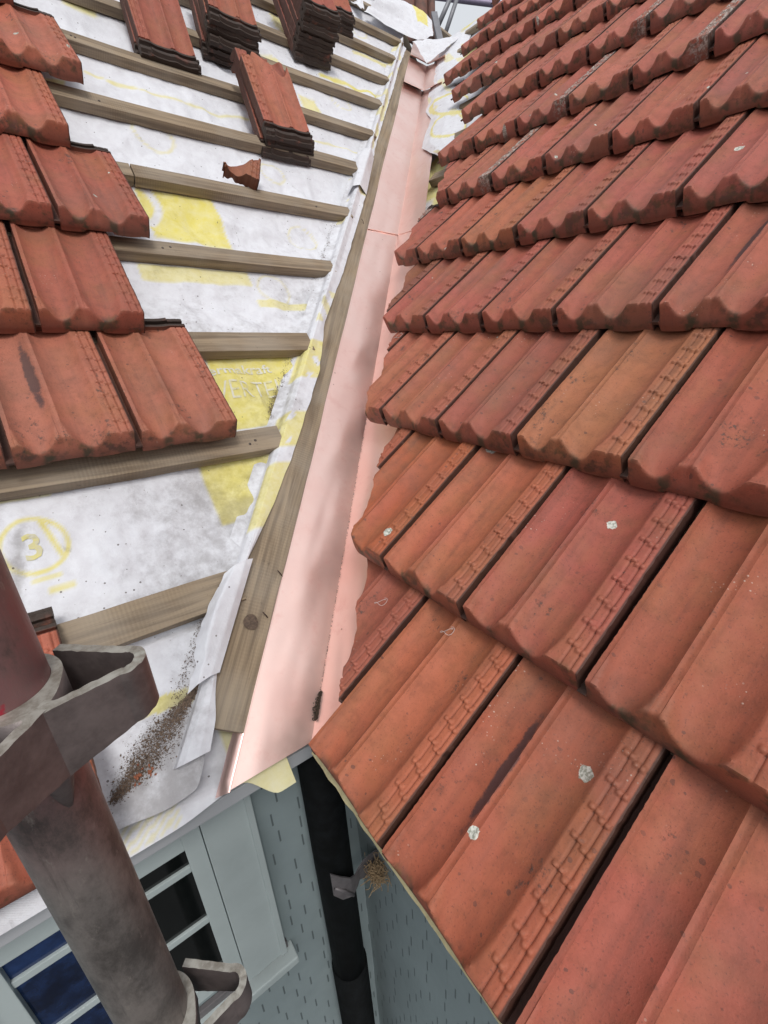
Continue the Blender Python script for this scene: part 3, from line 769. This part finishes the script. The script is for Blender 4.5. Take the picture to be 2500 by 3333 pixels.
# folded left edge with its down-turned strip
vs, fs = [], []; rows = rng(-.012, 3.3, .015)
for r in rows:
    e = PL(-.1071 + .72473 * r, r, VD(r) + .004); wdt = .026 * sm(.42, .0, r) + .0025 + .0012 * nz(r * 30, 3, 3)
    o1 = e - LU * wdt * .55 + LN * (.001 - wdt * .9); vs += [e + LU * .004 + LN * .0016, e + LN * .0024 - LU * .0006, o1 + LN * .0012, o1 - LN * .004]
for j in range(len(rows) - 1):
    for i in range(3): a = j * 4 + i; fs.append((a, a + 1, a + 5, a + 4))
child("folded_edge", mesh("folded_edge", vs, fs, True), COPPER, A)
# dirt and moss lying in the crease
def clump(name, pts, mat, label, cat, kind='stuff', seed=1):
    rr = random.Random(seed); vs, fs = [], []
    for (p, r, nrm) in pts:
        a = Vector((rr.gauss(0, 1), rr.gauss(0, 1), rr.gauss(0, 1))).normalized(); b = a.orthogonal().normalized(); c = a.cross(b)
        k = len(vs); q = [rr.uniform(.6, 1.4) for _ in range(4)]
        vs += [p + a * r * q[0], p + b * r * q[1] * .6, p - a * r * q[2] * .9, p - b * r * .5, p + c * r * .5, p - c * r * .4]
        for f in ((0, 1, 4), (1, 2, 4), (2, 3, 4), (3, 0, 4), (1, 0, 5), (2, 1, 5), (3, 2, 5), (0, 3, 5)): fs.append(tuple(k + i for i in f))
    o = link(name, mesh(name, vs, fs), mat); tag(o, label, cat, None, kind); return o
rr = random.Random(5); pts = []
for _ in range(900):
    s = rr.uniform(.020, .062); wdt = .0045 * math.sin(math.pi * (s - .012) / .055) + .0004
    pts.append((crease(s, .003 + rr.uniform(0, .003)) + LU * rr.gauss(0, wdt), rr.uniform(.0008, .0022), LN))
for _ in range(650):
    s = .055 + rr.random() ** 1.8 * .62
    pts.append((crease(s, .0022) + LU * rr.gauss(0, .0008), rr.uniform(.0005, .0013), LN))
clump("moss_in_crease", pts, MOSS, "dark moss and dirt lying in the lower crease of the copper valley", "moss")
pts = []
for _ in range(9000):
    t = rr.random(); q = rr.gauss(0, 1)
    wd_ = .004 + .013 * math.exp(-((t - .42) / .25) ** 2)
    u = -.262 + .165 * t + wd_ * q; s = .060 + .11 * t + wd_ * .8 * rr.gauss(0, 1)
    if s < hem(u) + .01 or s > .255: continue
    pts.append((PL(u, s, esz(u, s) + .0010), rr.uniform(.0005, .0013) * (1 if rr.random() < .93 else 2.6), LN))
for _ in range(1500):     # along the gutter between membrane and board
    s = rr.choice((rr.uniform(.16, .30), rr.uniform(.70, .92), rr.uniform(.72, .80), rr.uniform(1.2, 1.5))); u = wl(s) - .045 + rr.gauss(0, .007)
    pts.append((PL(u, s, uz(u, s) + .005), rr.uniform(.0006, .002), LN))
for _ in range(500):
    s = rr.uniform(.05, 3); u = rr.uniform(-.3, wl(s)); pts.append((PL(u, s, uz(u, s) + .001), rr.uniform(.0005, .0016), LN))
clump("roof_grit", pts, GRIT, "brown grit and crumbs collected on the white underlay at the left eave", "grit", seed=9)
pts = [(PL(-.215 + rr.gauss(0, .014), .075 + rr.gauss(0, .006) , esz(-.215, .075) + .003), rr.uniform(.002, .007), LN) for _ in range(22)]
clump("clay_crumbs", pts, CHIPM, "orange clay crumbs lying in the grit at the left eave", "debris", seed=4)
# nails
for (u, s, l2, sd_) in ((.116, .303, "bent nail standing at the copper's left edge low down", 1), (.055, .232, "short nail at the copper edge near the dark knot", 2), (.975, 1.52, "tiny nail at the copper edge beside the thin lap", 3)):
    b = PL(u, s, VD(s)); o = link("bent_nail", tube_mesh("bent_nail", [b, b + LN * .008 - LU * .002, b + LN * .016 - LU * .006 + LS * .004, b + LN * .02 - LU * .011 + LS * .012], .0011, 8), RUST)
    tag(o, l2, "nail")

# ------------------------------------------------------------------ right roof underlay and battens
def rc_(s): return -.7445 * s - .0526
RUo = empty("roof_underlay", PR(0, .3, -.07), "white and yellow roof underlay glimpsed beneath the right roof tiles", "underlay")
def rz(u, s): return -.066 + .004 * nz(u * 8, s * 8, 44)
def rprint(u, s): return .8 if nz(u * 4, s * 4, 60) > .12 else 0
child("sheet", sheet("sheet", lambda s: (rc_(s) + .16, .95), rng(0.0, 4.0, .03), 80, rz, 'R', rprint, lambda u, s: 0), MEMB, RUo)
for k in range(13):
    s = NR0 + .04 + k * GR
    u0 = rc_(s) + .23 if k < 11 else rc_(s) + .2
    batten('R', s + .0, u0 if k > 5 else u0 + .1, ubound(s) + .1, "timber batten end showing under right roof tiles, %s up from the eave" % ORD[k], .05, .03, -.032, 200 + k,
           group="timber battens on the right roof")
lt_ = [(1.90, -1.15), (1.941, -1.189), (2.03, -1.33), (2.162, -1.539), (2.272, -1.608), (2.467, -1.721), (2.53, -1.80), (2.604, -1.882), (2.713, -1.964), (2.919, -2.109), (3.027, -2.189), (3.388, -2.457), (3.611, -2.618), (3.737, -2.662)]
rt_ = [(1.6, -.95), (1.81, -1.08), (2.09, -1.26), (2.48, -1.52), (2.64, -1.64), (2.85, -1.84), (3.12, -2.03), (3.43, -2.27), (3.7, -2.40), (3.9, -2.5)]
def rflap(s):
    a, b = interp(lt_, s), interp(rt_, s) + .03; f = nz(s * 8, 1, 1); g = nz(s * 20, 4, 1)
    return [(a + .008 * g, s, -.014 + .006 * f), (a + (b - a) * .25, s, -.006 + .010 * g), (a + (b - a) * .55, s, -.012 + .01 * f), (a + (b - a) * .8, s, -.028 + .006 * g), (b, s, -.058)]
def rfp(s, t):
    if abs(math.hypot((t - .6) * .3, s - 2.55) - .14) < .016 or abs(math.hypot((t - .6) * .3, s - 2.3) - .12) < .012: return .8
    return .5 if nz(s * 6, t * 3, 12) > .3 else 0
o = link("loose_underlay_flap", ribbon("loose_underlay_flap", rng(1.92, 3.72, .010), 34, PR, rflap, rfp, lambda s, t: -.25), MEMB)
tag(o, "loose white underlay flap with yellow marks along the copper's right edge", "underlay flap")
# eave edging under the lowest right-hand tiles
vs, fs = [], []; rows = rng(.03, .95, .01)
for u in rows:
    wq = .0022 * nz(u * 40, 1, 2)
    vs += [PR(u, .10, -.012), PR(u, .018 + wq, -.006), PR(u, .013 + wq, -.007), PR(u, .014 + wq, -.012)]
for j in range(len(rows) - 1):
    for i in range(3): a = j * 4 + i; fs.append((a, a + 1, a + 5, a + 4))
tag(link("eave_edging", mesh("eave_edging", vs, fs), CREAM), "thin cream edging showing below the lowest right roof tiles", "edging")

# ------------------------------------------------------------------ white flap and things at the valley head
def blob_sheet(name, lo, hi, label, cat, nu=44, nv=30, prn=None, amp=1.0):
    lo = [Vector(p) for p in lo]; hi = [Vector(p) for p in hi]
    def along(P, a):
        t = a * (len(P) - 1); k = min(int(t), len(P) - 2); return P[k].lerp(P[k + 1], t - k)
    vs, pr, di = [], [], []; nrm = (lo[-1] - lo[0]).cross(hi[0] - lo[0]).normalized()
    for j in range(nv):
        for i in range(nu):
            a, b = i / (nu - 1), j / (nv - 1); p = along(lo, a).lerp(along(hi, a), b)
            p = p + nrm * amp * (.030 * nz(a * 2.2 + 2, b * 2.2, 1) + .012 * (abs(nz(a * 5 + b * 3, b * 2, 5)) - .3) + .004 * nz(a * 14, b * 14, 3)) + Vector((0, 0, 1)) * .008 * amp * nz(b * 6, a * 5, 9)
            vs.append(p); pr.append(prn(a, b) if prn else 0); di.append(-.25)
    fs = [(j * nu + i, j * nu + i + 1, (j + 1) * nu + i + 1, (j + 1) * nu + i) for j in range(nv - 1) for i in range(nu - 1)]
    me = mesh(name, vs, fs, True)
    for nm, arr in (("print", pr), ("dirt", di)):
        at = me.attributes.new(nm, 'FLOAT', 'POINT'); at.data.foreach_set("value", arr)
    o = link(name, me, MEMB); tag(o, label, cat); return o
blob_sheet("loose_underlay_flap", [(2.042, 2.526, 2.401), (2.47, 2.533, 2.352), (2.579, 2.499, 2.383)], [(2.266, 2.656, 2.572), (2.565, 2.764, 2.674), (2.682, 2.615, 2.542)],
           "crumpled white underlay piece with a yellow block draped at the valley head", "underlay flap", prn=lambda a, b: .95 if .62 < a < .90 and b > .42 else 0)
blob_sheet("loose_underlay_flap", [(2.368, 2.325, 2.144), (2.582, 2.35, 2.278)], [(2.384, 2.481, 2.316), (2.757, 2.418, 2.39)],
           "small grey-white underlay tongue hanging over the topmost copper", "underlay flap", amp=.5)
blob_sheet("loose_underlay_flap", [(2.022, 2.659, 2.505), (2.067, 2.561, 2.426)], [(2.106, 2.75, 2.59), (2.136, 2.663, 2.539)],
           "narrow white underlay scrap standing beside the farthest tile stack", "underlay flap", amp=.6)
# brown ridge piece at the top of the valley
rt0 = empty("ridge_piece", Vector((2.9, 3.0, 2.6)), "brown ribbed clay ridge piece standing behind the white flap at the top", "ridge tile")
RP = [Vector(v) for v in ((2.795, 3.097, 2.604), (2.879, 3.036, 2.598), (2.96, 2.976, 2.593), (3.006, 2.943, 2.59))]
RQ = [Vector(v) for v in ((3.033, 3.446, 3.22), (3.156, 3.356, 3.211), (3.241, 3.294, 3.206), (3.289, 3.259, 3.203))]
BK = Vector((-.527, -.756, .388))
for k in range(3):
    vs, fs = [], []
    for j in range(10):
        for i in range(11):
            t, b = i / 10, j / 9; p = RP[k].lerp(RP[k + 1], t).lerp(RQ[k].lerp(RQ[k + 1], t), b); vs.append(p + BK * (.03 * math.sin(math.pi * t) + .005 * nz(i, j, k)))
    for j in range(9):
        for i in range(10): a = j * 11 + i; fs.append((a, a + 1, a + 12, a + 11))
    me = mesh("roll", vs, fs, True); bm = bmesh.new(); bm.from_mesh(me); bmesh.ops.solidify(bm, geom=bm.faces[:], thickness=.018); bm.to_mesh(me); bm.free()
    child("roll", me, BROWNC, rt0)
def pole(name, a, b, r, mat, label, cat="scaffold tube", group=None):
    a, b = Vector(a), Vector(b); return tag(link(name, tube_mesh(name, [a, (a + b) / 2, b], r, 14), mat), label, cat, group)
pole("scaffold_rail", (4.404, 4.79, 3.963), (5.565, 3.851, 3.712), .030, PURPLE, "purple-grey scaffold rail crossing the white sky at the top")
pole("scaffold_brace", (4.244, 4.253, 3.473), (4.493, 4.264, 3.832), .024, GREYT, "left one of two grey scaffold braces against the sky")
pole("scaffold_brace", (4.273, 4.185, 3.38), (4.541, 4.229, 3.829), .022, GREYT, "right one of two grey scaffold braces against the sky")
def beam(name, a, b, wd, th, mat, label, cat):
    a, b = Vector(a), Vector(b)
    ln = (b - a).length; me = bevel_box(name, (ln, wd, th), .002, 2, 8, .004, ln * 9); me.materials.append(mat)
    ax = (b - a).normalized(); yy = Vector((0, 0, 1)).cross(ax).normalized(); zz = ax.cross(yy)
    o = link(name, me); m_ = Matrix((ax, yy, zz)).transposed().to_4x4(); m_.translation = (a + b) / 2; o.matrix_world = m_
    return tag(o, label, cat)
beam("scaffold_bracket", (2.97, 2.916, 2.746), (2.856, 2.732, 2.491), .045, .03, GREYT, "dark grey steel bracket beside the brown ridge piece", "bracket")
beam("ridge_timber", (3.002, 2.921, 2.67), (2.983, 2.613, 2.432), .05, .035, WOOD, "short timber sloping down right from the grey bracket below the sky", "timber")
beam("ridge_timber", (2.841, 2.548, 2.371), (3.326, 2.769, 2.686), .045, .035, WOOD, "short timber rising right towards the topmost tiles below the sky", "timber")

# ------------------------------------------------------------------ roof decks (keep daylight out from below)
def slab(name, corners, n, th, mat, label, cat):
    vs = [Vector(c) for c in corners] + [Vector(c) - n * th for c in corners]; k = len(corners)
    fs = [tuple(range(k)), tuple(range(k, 2 * k))[::-1]] + [(i, (i + 1) % k, k + (i + 1) % k, k + i)[::-1] for i in range(k)]
    o = link(name, mesh(name, vs, fs), mat); tag(o, label, cat); return o
hh = -.100
slab("roof_deck", [PL(-1.4, .03, hh - .01), PL(.08, .03, hh - .01), PL(.7281 * 3.4 + .06, 3.4, -.155), PL(2.62, 3.95, hh), PL(-1.4, 4.2, hh)], LN, .02, CONC, "timber deck of the left roof beneath the underlay", "roof deck")
slab("roof_deck", [PR(1.2, .04, hh), PR(rc_(3.7) + .2, 4.1, hh), PR(rc_(3.7) + .05, 3.7, hh - .01), PR(-.10, .04, hh)], RN, .02, CONC, "timber deck of the right roof beneath the tiles", "roof deck")

# ------------------------------------------------------------------ walls below
YW, XW, ZB = .20, .20, -4.6
def wall(name, p0, p1, z0, z1, th, label, outward):
    p0, p1 = Vector(p0), Vector(p1); vs, uv = [], []
    L = (p1 - p0).length; nx = 24; nzr = 40
    for j in range(nzr + 1):
        for i in range(nx + 1):
            p = p0.lerp(p1, i / nx); z = z0 + (z1 - z0) * j / nzr
            q = Vector((p.x, p.y, z)); q += Vector(outward) * .004 * nz(p.x * 3 + p.y * 3, z * 2.2, 2); vs.append(q); uv.append((L * i / nx, z - z0))
    fs = [(j * (nx + 1) + i, j * (nx + 1) + i + 1, (j + 1) * (nx + 1) + i + 1, (j + 1) * (nx + 1) + i) for j in range(nzr) for i in range(nx)]
    me = mesh(name, vs, fs, True); ul = me.uv_layers.new(name="uv")
    for lp in me.loops: ul.data[lp.index].uv = uv[lp.vertex_index]
    o = link(name, me, WALL); tag(o, label, "wall"); return o
wall("house_wall", (-3, YW, 0), (XW + .01, YW, 0), ZB, -.104, .1, "grey-green slotted wall with the window, left of the downpipe", (0, -1, 0))
wall("house_wall", (XW, YW, 0), (XW, -2.5, 0), ZB, .08, .1, "grey-green slotted wall right of the downpipe under the right eave", (-1, 0, 0))
FA = link("fascia_board", box_world("fascia_board", (-1.6, .052, -.107), (.20, .070, -.076), .002), FASCIA)
tag(FA, "pale grey fascia board under the left eave", "fascia")
SO = link("soffit_board", box_world("soffit_board", (-1.6, .069, -.104), (.20, YW, -.094), .001), FASCIA)
tag(SO, "grey soffit board behind the left fascia above the window", "soffit")
slab("soffit_board", [(.06, .2, -.06), (.20, .2, -.06), (.20, -2.5, -.06), (.06, -2.5, -.06)], Vector((0, 0, 1)), .012, FASCIA, "grey soffit board under the right eave", "soffit")

# window with casing
W = empty("window", (-.35, YW - .02, -.85), "dark grey-framed window under the left eave behind the scaffold pole", "window")
def wb(name, a, b, mat=TRIM, bev=.002): return child(name, box_world(name, a, b, bev), mat, W)
zt, zb_ = -.1045, -.85
wb("casing", (-.165, YW - .030, zb_), (-.062, YW - .002, zt))
wb("casing", (-.075, YW - .036, zb_ + .002), (-.0605, YW - .0025, zt + .001))
wb("casing", (-.66, YW - .030, zb_), (-.545, YW - .002, zt))
wb("casing", (-.66, YW - .034, -.306), (-.062, YW - .0015, -.262)) if False else None
bpy.context.view_layer.update()
F2 = wb("frame", (-.203, YW - .022, -.80), (-.1665, YW - .001, zt)); F1 = wb("frame", (-.545, YW - .022, -.80), (-.508, YW - .001, zt))
wb("bottom_rail", (-.5085, YW - .0215, -.80), (-.2025, YW - .001, -.752)); wb("top_rail", (-.5085, YW - .0215, -.305), (-.2025, YW - .001, -.255))
wb("mullion", (-.385, YW - .020, -.7525), (-.352, YW - .002, -.3045))
wb("sill", (-.68, YW - .050, -.900), (-.040, YW - .001, -.873), TRIM, .004)
wb("under_sill_board", (-.62, YW - .014, -.8735), (-.052, YW - .0005, -.849), GREYM)
bpy.context.view_layer.update()
def ws(name, a, b, par, mat=TRIM, bev=.002): return child(name, box_world(name, a, b, bev), mat, par)
for z in (-.372, -.556):
    ws("muntin", (-.3525, YW - .016, z - .009), (-.2028, YW - .003, z + .009), F2); ws("muntin", (-.5082, YW - .016, z - .009), (-.3845, YW - .003, z + .009), F1)
ws("pane", (-.353, YW - .0095, -.753), (-.202, YW - .006, -.304), F2, DARKGLASS, .0002)
ws("pane", (-.509, YW - .0095, -.753), (-.384, YW - .006, -.304), F1, GLASSREFL, .0002)

# downpipe in the corner
DP = empty("downpipe", (.092, .140, -.2), "black downpipe standing in the corner between the two walls", "downpipe")
child("pipe", tube_mesh("pipe", [Vector((.092, .142, -.085)), Vector((.092, .142, -.6)), Vector((.095, .142, -1.10))], .047, 28), BLACKP, DP)
child("pipe_socket", tube_mesh("pipe_socket", [Vector((.095, .142, -1.07)), Vector((.098, .142, -4.5))], .052, 28), BLACKP, DP)
br = empty("pipe_bracket", (.15, .09, -.68), "grey steel bracket holding the black downpipe to the right wall", "bracket")
vs, fs = [], []
path = [(.060, .092, -.590), (.078, .083, -.610), (.105, .080, -.632), (.122, .088, -.640), (.138, .098, -.640), (.160, .102, -.646), (.199, .102, -.655)]
hts = [.042, .046, .036, .026, .022, .036, .044]
for p, h_ in zip(path, hts):
    for dz in (h_, -h_):
        vs += [Vector((p[0], p[1] - .002, p[2] + dz)), Vector((p[0], p[1] + .002, p[2] + dz))]
for j in range(len(path) - 1):
    a = j * 4
    for (x0, x1) in ((0, 1), (1, 3), (3, 2), (2, 0)): fs.append((a + x0, a + x1, a + x1 + 4, a + x0 + 4))
fs.append((0, 2, 3, 1)); a = (len(path) - 1) * 4; fs.append((a, a + 1, a + 3, a + 2))
child("strap", mesh("strap", vs, fs), GREYM, br)
child("rib", tube_mesh("rib", [Vector((.064, .086, -.60)), Vector((.084, .078, -.622)), Vector((.106, .076, -.662))], .004, 8), GREYM, br)
# dry nest material poking out beside the bracket
rr = random.Random(31); vs, fs = [], []
nc = Vector((.178, .075, -.64))
for k in range(150):
    p = nc + Vector((rr.gauss(0, .011), rr.gauss(0, .010), rr.gauss(0, .012))); d = Vector((rr.gauss(0, 1), rr.gauss(0, 1), rr.gauss(-.5, 1))).normalized(); pts_ = [p]
    for q in range(5):
        d = (d + Vector((rr.gauss(0, .6), rr.gauss(0, .6), rr.gauss(-.15, .6)))).normalized(); pts_.append(pts_[-1] + d * .008)
    me = tube_mesh("x", pts_, .0009, 4, False); k0 = len(vs); vs += [v.co.copy() for v in me.vertices]; fs += [tuple(k0 + i for i in f.vertices) for f in me.polygons]; bpy.data.meshes.remove(me)
tag(link("bird_nest_straw", mesh("bird_nest_straw", vs, fs), STRAW), "tuft of dry nest straw beside the downpipe bracket under the right eave", "nest")

# ------------------------------------------------------------------ scaffold standard with pressed loops
PX, PY = -.2515, -.2895
ST = empty("scaffold_pole", (PX, PY, -4.5), "worn red-brown scaffold pole with welded steel loops at the lower left", "scaffold pole")
n_ = 60; child("tube", tube_mesh("tube", [Vector((PX, PY, -4.5 + 6.2 * i / n_)) for i in range(n_ + 1)], .0242, 40), TUBE, ST)
def loop_mesh(name, ang, zt, hb):
    """pressed V loop: a 5 mm strip bent out from the pole and back, rim on top"""
    c, s_ = math.cos(ang), math.sin(ang); out = []
    N = 30
    # centreline outline in local (r, t)
    pts = [(.020, .030)]
    for i in range(N + 1):
        a = math.pi / 2 - math.pi * i / N
        pts.append((.061 + .0095 * math.cos(a), .0105 * math.sin(a) + 0))
    pts.append((.020, -.030))
    full = []
    for i in range(len(pts) - 1):
        for k in range(4 if 0 < i < len(pts) - 2 else 14):
            f = k / (4 if 0 < i < len(pts) - 2 else 14); full.append((pts[i][0] + (pts[i + 1][0] - pts[i][0]) * f, pts[i][1] + (pts[i + 1][1] - pts[i][1]) * f))
    full.append(pts[-1]); th = .0031; vs, fs, mi = [], [], []
    for i, (r, t) in enumerate(full):
        a, b = full[max(i - 1, 0)], full[min(i + 1, len(full) - 1)]; d = Vector((b[0] - a[0], b[1] - a[1])).normalized(); nrm = Vector((-d.y, d.x))
        k = (r - .02) / .06; hgt = hb * (1.18 - .42 * max(0, min(1, k)))
        for sg in (1, -1):
            q = Vector((r, t)) + nrm * th * sg
            w3 = Vector((PX + c * q.x - s_ * q.y, PY + s_ * q.x + c * q.y, 0))
            zz = zt + .0008 * nz(r * 300, t * 300, sg)
            vs.append(w3 + Vector((0, 0, zz))); vs.append(w3 + Vector((0, 0, zz - hgt)))
    for i in range(len(full) - 1):
        a = i * 4
        fs.append((a, a + 2, a + 6, a + 4)); mi.append(1)
        fs.append((a, a + 4, a + 5, a + 1)); mi.append(0); fs.append((a + 2, a + 3, a + 7, a + 6)); mi.append(0); fs.append((a + 1, a + 5, a + 7, a + 3)); mi.append(0)
    me = mesh(name, vs, fs); me.materials.append(DARKST); me.materials.append(GALV)
    for p, m_ in zip(me.polygons, mi): p.material_index = m_
    bm = bmesh.new(); bm.from_mesh(me); bmesh.ops.recalc_face_normals(bm, faces=bm.faces[:]); 
    for f in bm.faces: f.smooth = True
    for e in bm.edges:
        if len(e.link_faces) == 2 and e.calc_face_angle(0) > .7: e.smooth = False
    bm.to_mesh(me); bm.free(); return me
def collar(zt, hb):
    seg = 72; vs, fs, mi = [], [], []
    for i in range(seg):
        a = 2 * math.pi * i / seg; lob = math.cos(2 * (a - A0)) ** 2; ro = .0300 + .0075 * max(0, math.cos(a - A0 + math.pi / 4)) ** 8; drop = hb * (.75 + 1.25 * abs(math.sin(2 * (a - A0))) ** 3)
        for (r, z) in ((.0243, zt), (ro, zt), (ro, zt - drop * .6), (.0244, zt - drop)): vs.append(Vector((PX + r * math.cos(a), PY + r * math.sin(a), z)))
    for i in range(seg):
        a, b = i * 4, ((i + 1) % seg) * 4
        for k in range(3): fs.append((a + k, b + k, b + k + 1, a + k + 1)); mi.append(1 if k == 0 else 0)
    me = mesh("collar", vs, fs, True); me.materials.append(DARKST); me.materials.append(GALV)
    for p, m_ in zip(me.polygons, mi): p.material_index = m_; p.use_smooth = m_ == 0
    return me
A0 = R_(-17)
for zt, hb in ((.497, .040), (.142, .036), (-.213, .036), (.852, .036)):
    cl = child("collar", collar(zt, hb), None, ST)
    bpy.context.view_layer.update()
    for k in (0, 3): child("loop", loop_mesh("loop", A0 + k * math.pi / 2, zt, hb), None, cl)

# ------------------------------------------------------------------ small threads on the right tiles
for (u, s, r, lab) in ((-.02, .285, .009, "curly pale thread on the lowest right tiles near the valley"), (.135, .31, .008, "small pale thread loop below the second course's first full tile"), (-.56, .925, .010, "pale hair-thin thread on cut tiles in the third course")):
    pts_ = [PR(u + r * math.sin(t * .5) * 1.2, s + r * math.cos(t * .37) + .003 * math.sin(t), .006 + .0004 * t) for t in range(18)]
    tag(link("fibre_thread", tube_mesh("fibre_thread", pts_, .00035, 5, False), THREAD), lab, "thread")

# ------------------------------------------------------------------ ground
g = link("ground", mesh("ground", [(-60, -60, ZB), (60, -60, ZB), (60, 60, ZB), (-60, 60, ZB)], [(0, 1, 2, 3)]), GROUND); tag(g, None, None, None, "structure")
